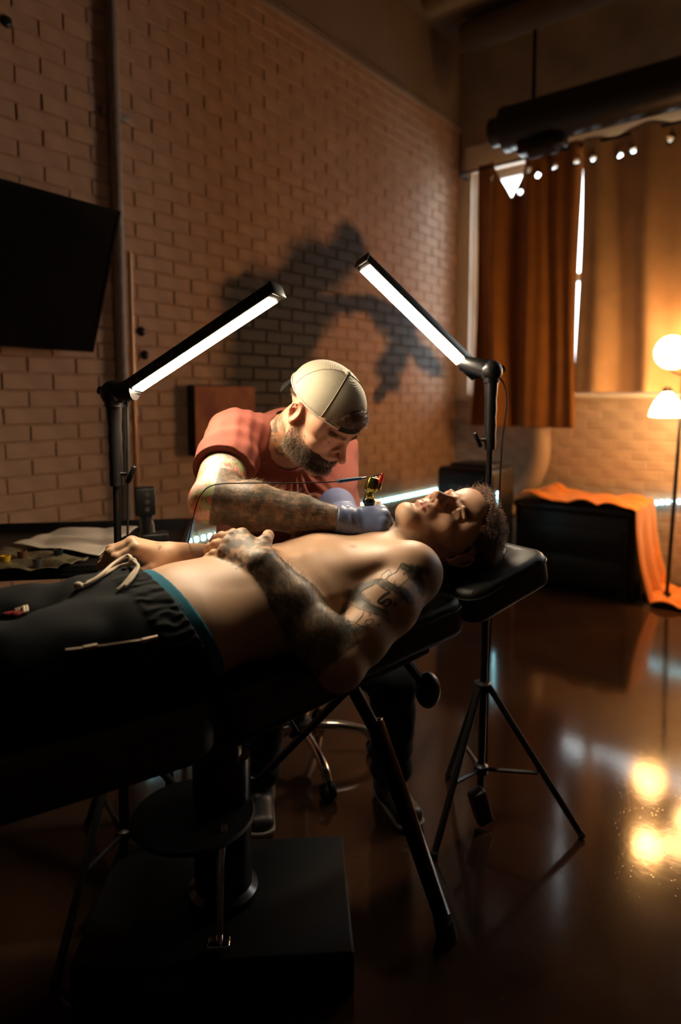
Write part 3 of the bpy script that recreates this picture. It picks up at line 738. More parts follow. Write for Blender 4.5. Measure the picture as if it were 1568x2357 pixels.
for sx in (-1, 1):
    for sy in (-1, 1):
        q = tx0+RT2@np.array([sx*.38, sy*.26, 0]); l_ = MB().tube([q+np.array([0, 0, .05]), q+np.array([0, 0, TT-.02])], .013, 10).build('leg', M_STAND, tw, smooth=True)
        MB().ball(q+np.array([0, 0, .027]), .027, 12).build('caster', M_RUBBER, l_, smooth=True)
# paper towel sheet, slightly rumpled
def sheet(name, corners, m, label, cat, amp, seed, z0, n=28, th=.0015):
    rng = random.Random(seed); ph = [rng.uniform(0, 6) for _ in range(4)]; vs = []; fs = []
    c = [np.asarray(x) for x in corners]
    for j in range(n+1):
        for i in range(n+1):
            u, v = i/n, j/n; p = (c[0]*(1-u)+c[1]*u)*(1-v)+(c[3]*(1-u)+c[2]*u)*v
            p = p+np.array([0, 0, z0+amp*(abs(math.sin(u*5+ph[0]+v*2))*.6+abs(math.sin(v*8+ph[1]+u*3))*.4)]); vs.append(tuple(p))
    for j in range(n):
        for i in range(n): fs.append((j*(n+1)+i, j*(n+1)+i+1, (j+1)*(n+1)+i+1, (j+1)*(n+1)+i))
    me = bpy.data.meshes.new(name); me.from_pydata(vs, [], fs); me.update(); o = link(name, me, m, smooth=True)
    s = o.modifiers.new('t', 'SOLIDIFY'); s.thickness = th; s.offset = 1; return tag(o, label, cat)
def ontray(px, py, z=TT+.004):
    a = P(px, py, 1.0); o = np.array([0, 0, HCAM]); t = (z-HCAM)/(a-o)[2]; q = o+t*(a-o); return q
M_TOWEL = mat('paper_towel', (.78,.66,.52), .9, bump=.4, bscale=160, bdist=.001)
sheet('paper_towel', [ontray(28, 1262), ontray(230, 1284), ontray(318, 1222), ontray(140, 1222)], M_TOWEL, 'cream paper towel spread over the far part of the tray', 'towel', .014, 4, .003)
M_WRAP = mat('cling_film', (.16,.14,.08), .15, spec=.8, noise=.5, nscale=25, bump=.6, bscale=40, bdist=.01)
sheet('plastic_wrap', [ontray(-40, 1322), ontray(120, 1328), ontray(205, 1292), ontray(10, 1276)], M_WRAP, 'crumpled shiny plastic wrap over the near part of the tray', 'wrap', .022, 9, .003)
M_INK = {'yellow ink': (.75,.45,.02), 'grey ink': (.12,.12,.11), 'black ink': (.01,.01,.012), 'brown ink': (.18,.08,.03)}
for i, (px, py, k) in enumerate(((14, 1312, 'yellow ink'), (52, 1300, 'brown ink'), (88, 1318, 'grey ink'), (135, 1296, 'black ink'))):
    q = ontray(px, py)+np.array([0, 0, .014])
    o = MB().lathe(q, [(.010,0),(.012,.012),(.014,.026),(.011,.026),(.010,.018),(.0,.018)], 18).build('ink_cup', mat('cup_'+k.replace(' ', '_'), M_INK[k], .3), smooth=True)
    tag(o, 'small plastic cup of '+k+' on the tray wrap', 'ink cup', 'ink cups on the tray')
# power box on a bracket with base unit
pb = ontray(345, 1262, TT); pb[2] = TT
pw = empty('power_supply', pb, 'black power supply box with outlets standing behind the client\'s hand', 'power supply')
Rp = frame(D(.9, .35, 0), (0, 0, 1))
dpb = float(np.dot(pb[:2], [-SYW, CYW]))
def at(px, py): return P(px, py, dpb)
bu = at(355, 1248); bu[2] = TT+.027; MB().box(bu, (.085, .06, .05), Rp).build('base_unit', M_BLACKPL, pw, bevel=.006)
MB().tube([at(350, 1245), at(337, 1215), at(336, 1180)], [.016, .020, .022], 8).build('stem', M_BLACKPL, pw, smooth=True)
bxo = MB().box(at(333, 1153), (.062, .05, .088), Rp).build('outlet_box', M_BLACKPL, pw, bevel=.005)
for k in range(3): MB().lathe(at(338, 1136+17*k)-Rp[:,1]*.024, [(.008,0),(.008,-.004),(.004,-.005)], 12, frame(Rp[:,0], -Rp[:,1])).build('socket', mat('socket_grey', (.05,.045,.04), .4), bxo, smooth=True)
MB().tube(smooth_curve([at(345, 1190), at(352, 1205), at(356, 1228), at(366, 1240)], 6), .003, 6).build('cable', mat('tan_cable', (.25,.17,.10), .5), pw, smooth=True)
# tape roll with red cap etc. on the trolley's near left
# ---------------------------------------------------------------- tattoo couch
M_LEATH = mat('black_leather', (.012,.0115,.011), .42, spec=.8, bump=.45, bscale=640, bdist=.0010, voronoi=True)
M_STITCH = mat('grey_piping', (.035,.033,.03), .45)
b_l, b_d = .834, .552
BX = W(b_l, b_d, 0); BN = W(b_d, -b_l, 0)                 # along the couch towards the head; towards the near side
nE = W(.178, 1.35, 0)                                     # a point under the near upper edge at the shoulder
def couch_pt(s, q, z): return nE+BX*s-BN*q+np.array([0, 0, z])      # s along, q inward from the near edge
BW = .54
couch = empty('tattoo_couch', couch_pt(-.5, BW/2, 0), 'black leather tattoo couch with raised headrest and steel base', 'couch')
def cushion(name, s0, s1, z0, z1, q0=0., q1=None, th=.085, r=.022, hole=None):
    q1 = BW if q1 is None else q1; a = couch_pt(s0, (q0+q1)/2, z0); b = couch_pt(s1, (q0+q1)/2, z1); x = nrm(b-a); R = frame(x, (0, 0, 1)); L = np.linalg.norm(b-a)
    c = (a+b)/2-R[:,2]*th/2
    mb = MB(); bm = bmesh.new(); bmesh.ops.create_cube(bm, size=1)
    for v in bm.verts: v.co = Vector((v.co.x*L, v.co.y*(q1-q0), v.co.z*th))
    vert = [e for e in bm.edges if abs((e.verts[0].co-e.verts[1].co).z) > th*.5]
    bmesh.ops.bevel(bm, geom=vert, offset=.045, segments=6, profile=.5, affect='EDGES')
    hor = [e for e in bm.edges if abs((e.verts[0].co-e.verts[1].co).z) < 1e-5 and len(e.link_faces) == 2 and e.calc_face_angle(0) > 1.]
    bmesh.ops.bevel(bm, geom=hor, offset=r, segments=5, profile=.55, affect='EDGES')
    me = bpy.data.meshes.new(name); bm.to_mesh(me); bm.free()
    M4 = Matrix.Identity(4)
    for i in range(3):
        for j in range(3): M4[i][j] = R[i, j]
        M4[i][3] = c[i]
    me.transform(M4); o = link(name, me, M_LEATH, couch, smooth=True)
    if hole is not None:
        hs, hq, ha, hb2 = hole; hc = couch_pt(hs, hq, z0+(z1-z0)*(hs-s0)/(s1-s0)); cut = MB()
        cut.lathe((0, 0, 0), [(1, -.2), (1, .2)], 36); cm = cut.mesh('cutter')
        M5 = Matrix.Identity(4)
        for i in range(3):
            for j in range(3): M5[i][j] = R[i, j]*(ha, hb2, 1)[j]
            M5[i][3] = hc[i]
        co = bpy.data.objects.new('cutter', cm); col.objects.link(co); co.matrix_world = M5
        md = o.modifiers.new('face_hole', 'BOOLEAN'); md.object = co; md.operation = 'DIFFERENCE'; md.solver = 'EXACT'
        dg = bpy.context.evaluated_depsgraph_get(); nm = bpy.data.meshes.new_from_object(o.evaluated_get(dg)); o.modifiers.clear(); o.data = nm
        bpy.data.objects.remove(co)
        ring = MB(); ring.tube([hc+R@np.array([ha*1.03*math.cos(t), hb2*1.03*math.sin(t), .001]) for t in np.linspace(0, 6.283, 41)], .007, 8, cap=False)
        ring.build('hole_rim', M_LEATH, o, smooth=True)
    # piping round the upper edge
    def rr(zl, ins, rc):
        pts = []; hx, hy = L/2-ins, (q1-q0)/2-ins
        for cxs, cys, a0 in ((1, 1, 0), (-1, 1, 90), (-1, -1, 180), (1, -1, 270)):
            for t in np.linspace(0, 90, 7): 
                aa = math.radians(a0+t); pts.append(c+R@np.array([cxs*(hx-rc)+rc*math.cos(aa), cys*(hy-rc)+rc*math.sin(aa), zl]))
        return pts+[pts[0]]
    pp = MB().tube(rr(th/2-r*.9, -.001, .045), .0022, 6, cap=False); pp.build('piping', M_STITCH, o, smooth=True)
    return o
Z_S, Z_H0, Z_H1 = .802, .884, .944
cushion('seat_cushion', -1.10, -.46, .800, .800, th=.10)
cushion('back_cushion', -.455, .124, .800, .886, th=.085)
cushion('headrest', .134, .402, .887, .954, q0=.0, q1=.40, th=.085, hole=(.308, .165, .062, .075))
cushion('leg_cushion', -1.72, -1.105, .795, .800, th=.10)
# frame under the cushions
fr_ = MB()
for q in (.06, BW-.06): fr_.tube([couch_pt(-1.6, q, .685), couch_pt(-.46, q, .685), couch_pt(.05, q, .77)], .018, 8)
for s in (-1.5, -.9, -.5): fr_.tube([couch_pt(s, .06, .685), couch_pt(s, BW-.06, .685)], .016, 8)
fr_.build('under_frame', M_STAND, couch, smooth=True)
# base plate, pump column, foot ring and lever
M_PLATE = mat('matt_black_steel', (.005,.005,.005), .6, spec=.25)
bc = W(-.29, 1.53, 0)
RB = frame(D(1, .06, 0), (0, 0, 1))
MB().box(bc+np.array([0, 0, .05]), (.62, .40, .10), RB).build('base_plate', M_PLATE, couch, bevel=.008)
MB().box(bc+RB@np.array([-.10, -.204, .05]), (.095, .004, .04), RB).build('rating_plate', mat('dull_label', (.035,.030,.02), .5), couch)
MB().lathe(bc+np.array([-.0, 0, .10]), [(.085,0),(.085,.02),(.07,.03),(.07,.36),(.05,.365),(.05,.60)], 28).build('column', mat('dark_steel', (.10,.095,.09), .25, metal=1.), couch, smooth=True)
MB().box(bc+np.array([0, 0, .66]), (.40, .26, .05), RB).build('top_plate', M_STAND, couch, bevel=.004)
MB().lathe(bc+RB@np.array([-.06, -.06, .34]), [(.14,0),(.145,.006),(.14,.012),(.0,.012)], 40).build('foot_disc', M_PLATE, couch, smooth=True)
lv = MB().tube([bc+RB@np.array([.02, -.12, .36]), bc+RB@np.array([.015, -.16, .30]), bc+RB@np.array([.01, -.17, .11])], .008, 8).build('pump_lever', M_CHROME, couch, smooth=True)
MB().box(bc+RB@np.array([.01, -.175, .115]), (.05, .03, .016), RB).build('pedal', M_CHROME, lv, bevel=.003)
# outrigger leg with rubber foot, cross struts
fo = onfloor(1030, 2160); tp_ = P(862, 1676, 1.52); 
lg = MB().box((fo+tp_)/2+np.array([0, 0, .02]), (np.linalg.norm(fo-tp_), .030, .036), frame(tp_-fo, D(.8, -.4, .3))).build('outrigger_leg', mat('leg_metal', (.10,.085,.075), .12, metal=1.), couch, bevel=.004)
MB().tube([fo+np.array([0, 0, .0]), fo+(tp_-fo)*.06+np.array([0, 0, .02])], .026, 14).build('rubber_foot', M_RUBBER, lg, smooth=True)
MB().tube([tp_, couch_pt(-.12, .2, .78)], .016, 8).build('leg_bracket', M_STAND, couch, smooth=True)
MB().box((P(806, 1582, 1.50)+P(590, 1800, 1.62))/2, (np.linalg.norm(P(806, 1582, 1.50)-P(590, 1800, 1.62)), .014, .016), frame(P(806, 1582, 1.50)-P(590, 1800, 1.62), D(.3, -.9, 0))).build('diagonal_strut', M_STAND, couch, bevel=.002)
MB().tube([P(806, 1582, 1.50), couch_pt(-.18, .3, .75)], .010, 8).build('strut_bracket', M_STAND, couch)
MB().tube([P(590, 1800, 1.62), bc+RB@np.array([.0, .0, .42])], .010, 8).build('strut_bracket', M_STAND, couch)
MB().tube([P(640, 1612, 1.55), P(712, 1590, 1.55)], .012, 8).build('cross_bar', M_STAND, couch)
MB().tube([P(640, 1612, 1.55), P(690, 1690, 1.555)], .004, 6).build('release_cable', M_STAND, couch)
MB().tube([P(640, 1612, 1.55), couch_pt(-.40, .3, .72)], .012, 8).build('cross_bar', M_STAND, couch)
kn = P(985, 1588, 1.55); MB().ball(kn, (.032, .032, .045), 16).build('adjusting_knob', M_BLACKPL, couch, smooth=True)
MB().tube([kn, couch_pt(.02, .2, .79)], .012, 8).build('knob_shaft', M_STAND, couch)

# ---------------------------------------------------------------- artist's stool
sc = onfloor(690, 1745); sc[2] = 0
stl = empty('rolling_stool', sc, 'low rolling stool with chrome five-arm base under the artist', 'stool')
MB().lathe(sc+np.array([0, 0, .47]), [(.10,0),(.18,.005),(.19,.03),(.185,.065),(.15,.08),(.0,.085)], 36).build('seat', M_LEATH, stl, smooth=True)
MB().lathe(sc+np.array([0, 0, .14]), [(.028,0),(.028,.2),(.018,.2),(.018,.33)], 18).build('gas_lift', M_DARK, stl, smooth=True)
MB().lathe(sc+np.array([0, 0, .085]), [(.03,0),(.045,.01),(.045,.06),(.03,.07)], 20).build('hub', M_DARK, stl, smooth=True)
MB().tube([sc+np.array([0, 0, .38]), sc+D(.9, -.5, .35)*.16+np.array([0, 0, .34])], [.012, .016], 10).build('height_lever', M_BLACKPL, stl, smooth=True)
tgt = [onfloor(855, 1775), onfloor(800, 1905)]
a0 = math.atan2((tgt[1]-sc)[1], (tgt[1]-sc)[0])
for k in range(5):
    a = a0+k*2*math.pi/5; dr = np.array([math.cos(a), math.sin(a), 0])
    lg = MB().tube(smooth_curve([sc+dr*.03+np.array([0, 0, .125]), sc+dr*.14+np.array([0, 0, .12]), sc+dr*.24+np.array([0, 0, .095]), sc+dr*.275+np.array([0, 0, .06])], 6), .0155, 12, flat=1.1).build('leg', mat('copper_chrome', (.72,.62,.54), .16, metal=1.) if k == 0 else MATS['copper_chrome'], stl, smooth=True)
    w = sc+dr*.275; t = np.array([-dr[1], dr[0], 0])
    for s in (-1, 1): MB().lathe(w+t*s*.014+np.array([0, 0, .028]), [(.0,-.008),(.026,-.008),(.028,0),(.026,.008),(.0,.008)], 18, frame((0,0,1), t)).build('caster', M_RUBBER, lg, smooth=True)
# ---------------------------------------------------------------- people: shared builders
M_SKIN = mat('skin', (.6,.4,.3), .48, attr='Col', bump=.12, bscale=420, bdist=.0006, sss=.12, spec=.4)
M_CLOTH = mat('heather_cotton', (.3,.1,.08), .9, attr='Col', noise=.10, nscale=600, bump=.3, bscale=900, bdist=.0006, spec=.2)
M_HAIR = mat('hair_strands', (.1,.05,.03), .42, attr='Col', spec=.5)
class Frame:
    'head or hand frame: columns X (person\'s left / finger way), Y (front), Z (up); scale to metres'
    def __init__(s, o, X, Y, Z, sc): s.o = np.asarray(o, float); s.R = np.stack([X, Y, Z], 1); s.s = sc
    def __call__(s, x, y, z): return s.o+s.R@(np.array([x, y, z])*s.s)
    def inv(s, p): return ((p-s.o)@s.R)/s.s
def rotx(a): c, s = math.cos(a), math.sin(a); return np.array([[1,0,0],[0,c,-s],[0,s,c]])
def roty(a): c, s = math.cos(a), math.sin(a); return np.array([[c,0,s],[0,1,0],[-s,0,c]])
def rotz(a): c, s = math.cos(a), math.sin(a); return np.array([[c,-s,0],[s,c,0],[0,0,1]])
def head_frame(o, front, up, sc):
    Y = nrm(front); Z = nrm(up-Y*np.dot(up, Y)); return Frame(o, np.cross(Y, Z)*1.0, Y, Z, sc)   # X = person's right when Y x Z; fixed below
def add_head(S, H, brow=1., nose=1., lids=.5, jaw=1., hairy=False):
    s = H.s; E = lambda c, r, Rl=np.eye(3), k=.5, m='+': S.ell(H(*c), np.array(r)*s, H.R@Rl, k*s, m)
    C = lambda a, b, r1, r2, k=.5, m='+': S.cone(H(*a), H(*b), r1*s, r2*s, k*s, m)
    E((0,-.9,3.2), (7.5,9.3,7.6), k=1)
    E((0,2.6,-1.2), (6.3,6.5,8.4), k=2.2)
    E((0,3.4,-6.4), (5.5,5.0,4.7), k=1.8)
    for x in (-1, 1):
        C((x*5.7,-.2,-4.2), (x*5.1,1.0,-6.6), 1.5, 1.5, 1.6); C((x*5.1*jaw,1.2,-6.8), (x*1.6,7.0,-9.9), 1.8, 1.8, 2.0)
        E((x*4.4,5.7,-2.6), (2.0,1.9,1.6), rotz(-x*.5), 2.4)
        C((x*1.2,8.75,1.55), (x*4.7,7.3,1.7), .75*brow, .6*brow, .9)
        E((x*5.9,4.2,1.8), (1.6,2.6,3.0), k=1.2)
    E((0,7.9,-10.0), (2.3,1.8,1.7), k=2.2)
    E((0,7.4,5.0), (4.6,2.0,3.2), k=2.0)
    for x in (-1, 1): E((x*3.25,9.35,-.15), (2.05,1.75,1.15), rotz(-x*.25), .9, '-')
    for x in (-1, 1):
        E((x*3.2,7.0,-.1), (1.50,1.40,1.25), k=.5)
        # lids: upper and lower rolls with a crease
        zu = .14+.34*lids; zl_ = -.30-.34*lids
        C((x*1.95,8.1,.0), (x*3.2,8.42,zu+.22), .34, .42, .4); C((x*3.2,8.42,zu+.22), (x*4.6,7.6,-.02), .42, .32, .4)
        C((x*1.95,8.05,-.3), (x*3.2,8.25,zl_-.22), .32, .36, .4); C((x*3.2,8.25,zl_-.22), (x*4.6,7.55,-.2), .36, .28, .4)
        # brow fold
        C((x*1.5,9.0,1.1), (x*3.4,8.9,1.45), .42*brow, .45*brow, .5); C((x*3.4,8.9,1.45), (x*5.0,7.6,1.0), .45*brow, .38*brow, .5)
    C((0,8.9,1.3), (0,9.7,-.6), .72, .66, .7); C((0,9.7,-.6), (0,11.2*nose,-3.1), .66, .95, .5)
    E((0,11.15*nose,-3.35), (1.0,.95,.85), k=.5)
    for x in (-1, 1):
        E((x*1.3,10.0,-3.65), (.75,1.0,.72), k=.45); C((x*1.7,9.2,-2.8), (x*.8,9.9,-1.6), .45, .5, .6)
    E((0,8.2,-5.6), (2.9,1.8,2.2), k=1.2)
    for x in (-1, 1): E((x*.72,10.45,-4.25), (.38,.62,.34), k=.2, m='-')
    C((0,10.2,-4.2), (0,9.6,-4.8), .3, .3, .3)
    for x in (-1, 1):
        C((0,9.75,-5.95), (x*1.1,9.55,-5.85), .42, .42, .3); C((x*1.1,9.55,-5.85), (x*2.35,8.6,-6.35), .42, .18, .3)
        C((0,9.6,-7.05), (x*1.3,9.35,-7.0), .52, .45, .35); C((x*1.3,9.35,-7.0), (x*2.35,8.55,-6.55), .45, .18, .3)
    for x in (-1, 1):
        C((0,10.3,-6.5), (x*1.2,10.05,-6.45), .13, .12, .12, '-'); C((x*1.2,10.05,-6.45), (x*2.4,8.9,-6.5), .12, .1, .12, '-')
    E((0,9.7,-8.3), (1.6,.5,.45), k=.5, m='-')
    # ears
    for x in (-1, 1):
        Re = rotz(-x*.35)@rotx(-.15)
        E((x*7.55,-1.3,-.6), (.55,1.75,3.0), Re, .5); E((x*7.4,-1.0,-3.1), (.45,.8,.9), Re, .4)
        E((x*8.15,-.9,-.5), (.55,1.05,1.9), Re, .25, '-')
        E((x*7.75,-.2,-1.1), (.4,.45,.7), Re, .3)
        hx = [(x*7.9,-.3,1.7),(x*8.25,-1.4,2.1),(x*8.35,-2.5,1.0),(x*8.15,-2.6,-.8),(x*7.8,-1.9,-2.4)]
        S.chain([H(*q) for q in hx], [.32*s]*5, .25*s)
        C((x*7.2,-.6,.3), (x*8.0,-1.7,.5), .3, .28, .3)
def add_hand(S, wrist, X, N, T, sc=1., curl=((10,15,10),)*4, splay=(6,1,-4,-10), thumb=None, k=.006, grow=0., palm_curl=0):
    X = nrm(X); N = nrm(N-X*np.dot(N, X)); T = nrm(T-X*np.dot(T, X)-N*np.dot(T, N)); g = grow
    q = lambda a, b, c: np.asarray(wrist)+(X*a+T*b+N*c)*sc
    kn = [(.090,.029,.002), (.095,.010,.006), (.090,-.010,.004), (.081,-.028,-.002)]
    for (a, b, c) in kn: S.cone(q(.0, b*.55, -.004), q(a, b, c), .0175*sc+g, .0125*sc+g, .016*sc)
    S.ell(q(.05, .028, -.012), np.array([.032,.016,.014])*sc+g, np.stack([X, T, N], 1), .012*sc)
    S.ell(q(.05, -.024, -.010), np.array([.036,.014,.013])*sc+g, np.stack([X, T, N], 1), .012*sc)
    LL = ((.044,.026,.021), (.049,.030,.022), (.045,.028,.022), (.036,.021,.019)); tips = []
    for i, (a, b, c) in enumerate(kn):
        p = q(a, b, c); ang = 0; sp = math.radians(splay[i]); r = [.0112,.0098,.0088,.0075] if i < 3 else [.0098,.0085,.0076,.0065]
        for j in range(3):
            ang += math.radians(curl[i][j]); dv = (X*math.cos(sp)+T*math.sin(sp))*math.cos(ang)-N*math.sin(ang)
            p2 = p+dv*LL[i][j]*sc; S.cone(p, p2, r[j]*sc+g, r[j+1]*sc+g, k*sc)
            S.ell(p, np.ones(3)*(r[j]*1.06*sc+g), None, k*sc); p = p2
        tips.append(p)
    th = thumb or [(.022,.026,-.012), (.052,.050,-.020), (.080,.058,-.026), (.102,.056,-.028)]
    rr = [.0165,.0135,.0115,.0085]
    for j in range(3): S.cone(q(*th[j]), q(*th[j+1]), rr[j]*sc+g, rr[j+1]*sc+g, (.012 if j == 0 else .005)*sc)
    return q, tips
def smoothstep(x, a, b):
    t = np.clip((x-a)/(b-a), 0, 1); return t*t*(3-2*t)
def seg_dist(p, a, b):
    ba = b-a; t = np.clip(((p-a)@ba)/(ba@ba), 0, 1); return np.linalg.norm(p-a-t[:,None]*ba, axis=1), t
def mixc(c, col2, f): return c*(1-f[:,None])+np.asarray(col2)*f[:,None]

# ================================================================ client
cl_front = D(-.05, -.45, .89); cl_up = D(.95, .2, .154)
def mk_head(o, front, up, sc):
    Y = nrm(front); Z = nrm(up-Y*np.dot(up, Y)); X = np.cross(Y, Z); return Frame(o, -np.cross(Z, Y) if False else X, Y, Z, sc)
# X = Y x Z is the person's right; the head is symmetric, so x > 0 is their right side
HC = mk_head(P(1035, 1228, 1.575), cl_front, cl_up, .0109)
T0 = P(862, 1325, 1.475); T1 = P(735, 1358, 1.405); T2 = P(575, 1388, 1.325); T3 = P(425, 1428, 1.25)
ax = nrm(T0-T3); NR = W(.51, -.86, 0); NR = nrm(NR-ax*np.dot(NR, ax)); UP = np.cross(NR, ax); UP = UP if UP[2] > 0 else -UP
S = Sdf(.03)
def waist(S_, g):
    S_.ecap(T2, T1, (.148+g, .094+g), (.160+g, .106+g), NR, .05)
    S_.ecap(T3, T2, (.158+g, .094+g), (.146+g, .092+g), NR, .05)
    S_.ecap(T3-ax*.16, T3, (.15+g, .09+g), (.158+g, .094+g), NR, .05)
    S_.ell(T2-ax*.03+UP*.063, (.13+g, .075+g, .033+g), np.stack([ax, NR, UP], 1), .04)
S.ecap(T1+ax*.02, T0-ax*.02, (.165, .108), (.150, .088), NR, .04)           # rib cage
waist(S, 0.)
SHL = P(948, 1322, 1.365); SHR = T0-NR*.185+ax*.02+UP*.0                    # near and far shoulder joints
S.cone(T0+UP*.02+ax*.03, SHL-NR*.02, .062, .055, .05); S.cone(T0+UP*.02+ax*.03, SHR, .062, .055, .05)
for sgn in (1, -1):                                                        # chest muscles, ribs, hips
    S.ell(T0-ax*.085+NR*sgn*.082+UP*.066, (.080, .068, .034), np.stack([ax, NR, UP], 1), .03)
    for j in range(4): S.cone(T1-ax*(.035+.033*j)+NR*sgn*.06+UP*.088, T1-ax*(.012+.033*j)+NR*sgn*.142+UP*.030, .009, .011, .022)
S.ell(T0-ax*.02+UP*.07, (.05, .03, .02), np.stack([ax, NR, UP], 1), .03)
# neck
NB = T0+ax*.045+UP*.012
S.cone(NB-ax*.02, HC(0, -1.5, -6.0), .066, .060, .03)
S.cone(NB+UP*.035, HC(0, 3.0, -8.0), .040, .036, .03); S.cone(NB+UP*.03+NR*.02, HC(-4.0, -2.0, -4.0), .022, .020, .02)
S.ell(HC(0, 3.9, -11.5), (.016, .014, .018), HC.R, .02)
add_head(S, HC, brow=.85, nose=1.0, lids=.15)
# near arm
EL = P(784, 1528, 1.165); WR = P(606, 1296, 1.262)
S.ell(SHL+UP*.004, (.062, .060, .062), None, .035)
S.chain([SHL, SHL+(EL-SHL)*.38, SHL+(EL-SHL)*.75, EL], [.058, .060, .049, .041], .02)
S.ell(SHL+(EL-SHL)*.45+D(-.6,.2,.5)*.016, (.035, .035, .035), None, .04)
S.chain([EL, EL+(WR-EL)*.25, EL+(WR-EL)*.6, WR], [.041, .048, .039, .0285], .02)
S.ell(EL+D(-.3,-.3,-.8)*.010, (.034, .034, .034), None, .025)
kX = nrm(P(515, 1236, 1.335)-WR); kN = D(-.12, -.38, .90)
hq, htips = add_hand(S, WR+kX*.006, kX, kN, -np.cross(kN, kX), 1.0, curl=((30,8,4),(30,8,5),(32,9,6),(34,10,8)), splay=(6,1,-4,-10), thumb=[(.020,.022,-.004),(.038,.046,.002),(.050,.064,-.002),(.062,.074,-.012)])
# far arm
ER = T2+ax*.10-NR*.235+UP*.0; WRR = P(392, 1276, 1.43)
S.chain([SHR, (SHR+ER)/2, ER], [.056, .052, .044], .02); S.chain([ER, ER+(WRR-ER)*.3, WRR], [.045, .046, .028], .02)
fX = nrm(P(285, 1250, 1.375)-WRR); fN = D(-.15, -.25, .95)
fq, ftips = add_hand(S, WRR, fX, fN, np.cross(fN, fX), .98, curl=((42,40,30),(40,38,28),(38,38,28),(36,36,26)), splay=(4,1,-3,-7), thumb=[(.022,.024,-.012),(.048,.044,-.030),(.070,.046,-.044),(.092,.040,-.056)])
S.cut(T3-ax*.20, -ax)
v, q = S.mesh(.0026); v = relax(v, q, 1, .35)
nv = vnormals(v, q)
# colours
skin = np.tile(np.array([.56, .345, .215]), (len(v), 1)); nz = fbm(v, 40, 1); skin *= (.90+.2*nz)[:,None]
hl = HC.inv(v); inhead = smoothstep(hl[:,2], -9.5, -7.5)*(np.linalg.norm(hl, axis=1) < 17)
skin = mixc(skin, (.53, .27, .175), inhead*.55)
lip = inhead*(1-smoothstep(np.hypot(hl[:,0]/2.3, (hl[:,2]+6.45)/.95), .75, 1.05))*(hl[:,1] > 8.2); skin = mixc(skin, (.50, .17, .13), lip*.8)
for x in (-1, 1):
    d, t = seg_dist(hl, np.array([x*1.3, 9.2, 1.7]), np.array([x*4.9, 7.8, 2.0])); skin = mixc(skin, (.13, .06, .035), (1-smoothstep(d, .35, .8))*.75)
stub = inhead*smoothstep(hl[:,1], 1.5, 4.5)*(1-smoothstep(hl[:,2], -5.2, -3.4))*(1-lip)*(fbm(v, 900, 4)*.6+.25); skin = mixc(skin, (.22, .12, .08), stub*.35)
scalp = (np.linalg.norm(hl, axis=1) < 14)*smoothstep(hl[:,2]*.75-hl[:,1]*.62, -.3, .5)*(hl[:,2] > -5)*(np.abs(hl[:,0])*.0+1); ear = (np.abs(hl[:,0]) > 6.9)*(hl[:,2] < 2.8)*(np.abs(hl[:,1]+1) < 3)
scalp = scalp*(1-ear*(np.abs(hl[:,0]) > 7.3)); skin = mixc(skin, (.055, .028, .02), scalp*.9)
nip = np.linalg.norm(v-(T0-ax*.105+NR*.085+UP*.095), axis=1); skin = mixc(skin, (.36, .15, .11), 1-smoothstep(nip, .009, .016))
nip2 = np.linalg.norm(v-(T0-ax*.105-NR*.085+UP*.095), axis=1); skin = mixc(skin, (.36, .15, .11), 1-smoothstep(nip2, .009, .016))
INK = np.array([.060, .062, .050])
d, t = seg_dist(v, EL, WR); outw = ((v-(EL+t[:,None]*(WR-EL)))*nv).sum(1)/np.maximum(d, 1e-6); armm = (outw > .55)*(d < np.interp(t, [0, .25, .6, 1], [.041, .048, .039, .0285])+.016)*(t > .015)*(t < .999); onfa = (d < .062)*smoothstep(-np.abs(t-.5), -.52, -.48)*1.0
dA, tA = seg_dist(v, SHL, EL); onup = (dA < .085)
w1 = fbm(v, 70, 5); w2 = fbm(v, 160, 8); line = 1-smoothstep(np.abs(fbm(v, 55, 12)-.5), .012, .035)
faink = np.clip(.52+smoothstep(w1, .30, .55)*.40+line*.3+(w2-.5)*.4, 0, .96)
handd = np.minimum(np.linalg.norm(v-hq(.05, 0, .005), axis=1), np.linalg.norm(v-hq(.02, 0, .0), axis=1)); onhand = (handd < .052)*(((v-hq(.05,0,0))@kN) > .002)
body_arm = (d < .075)
skin = mixc(skin, INK, faink*armm*.92)
skin = mixc(skin, INK, np.clip(smoothstep(w1, .40, .55)*.8+line*.4, 0, .9)*onhand)
dF, tF = seg_dist(v, fq(.0, .0, .01), fq(.09, .0, .01)); skin = mixc(skin, INK, np.clip(smoothstep(w2, .5, .62), 0, .6)*(dF < .03)*(((v-fq(.04,0,0))@fN) > .008)*(tF < .5))
nk, tk = seg_dist(v, HC(-5.2, -.5, -9.0), HC(-4.8, 1.2, -13.5)); skin = mixc(skin, INK*.5, (1-smoothstep(nk+.008*(w2-.5), .010, .017))*.92)
nk, tk = seg_dist(v, HC(-3.0, 3.0, -13.0), HC(-1.6, 4.0, -14.0)); skin = mixc(skin, INK, (1-smoothstep(nk+.008*(w2-.5), .004, .010))*.6)
me = np_mesh('body', v, q, skin)
client = empty('person', T3-np.array([0, 0, .1]), 'shirtless tattooed person in dark sweatpants lying on the black couch', 'person')
cbody = link('body', me, M_SKIN, client); tag(cbody, 'bare tattooed torso, arms and head')
CV, CQ, CN = v, q, nv
bvhC = BVHTree.FromPolygons([tuple(p) for p in v], [tuple(map(int, f)) for f in q])
o_cam = Vector((0, 0, HCAM))
def on_skin(px, py, bvh):
    dr = V(nrm(P(px, py, 1.0)-np.array([0, 0, HCAM]))); h = bvh.ray_cast(o_cam, dr)
    return (None, None) if h[0] is None else (np.array(h[0]), np.array(h[1]))
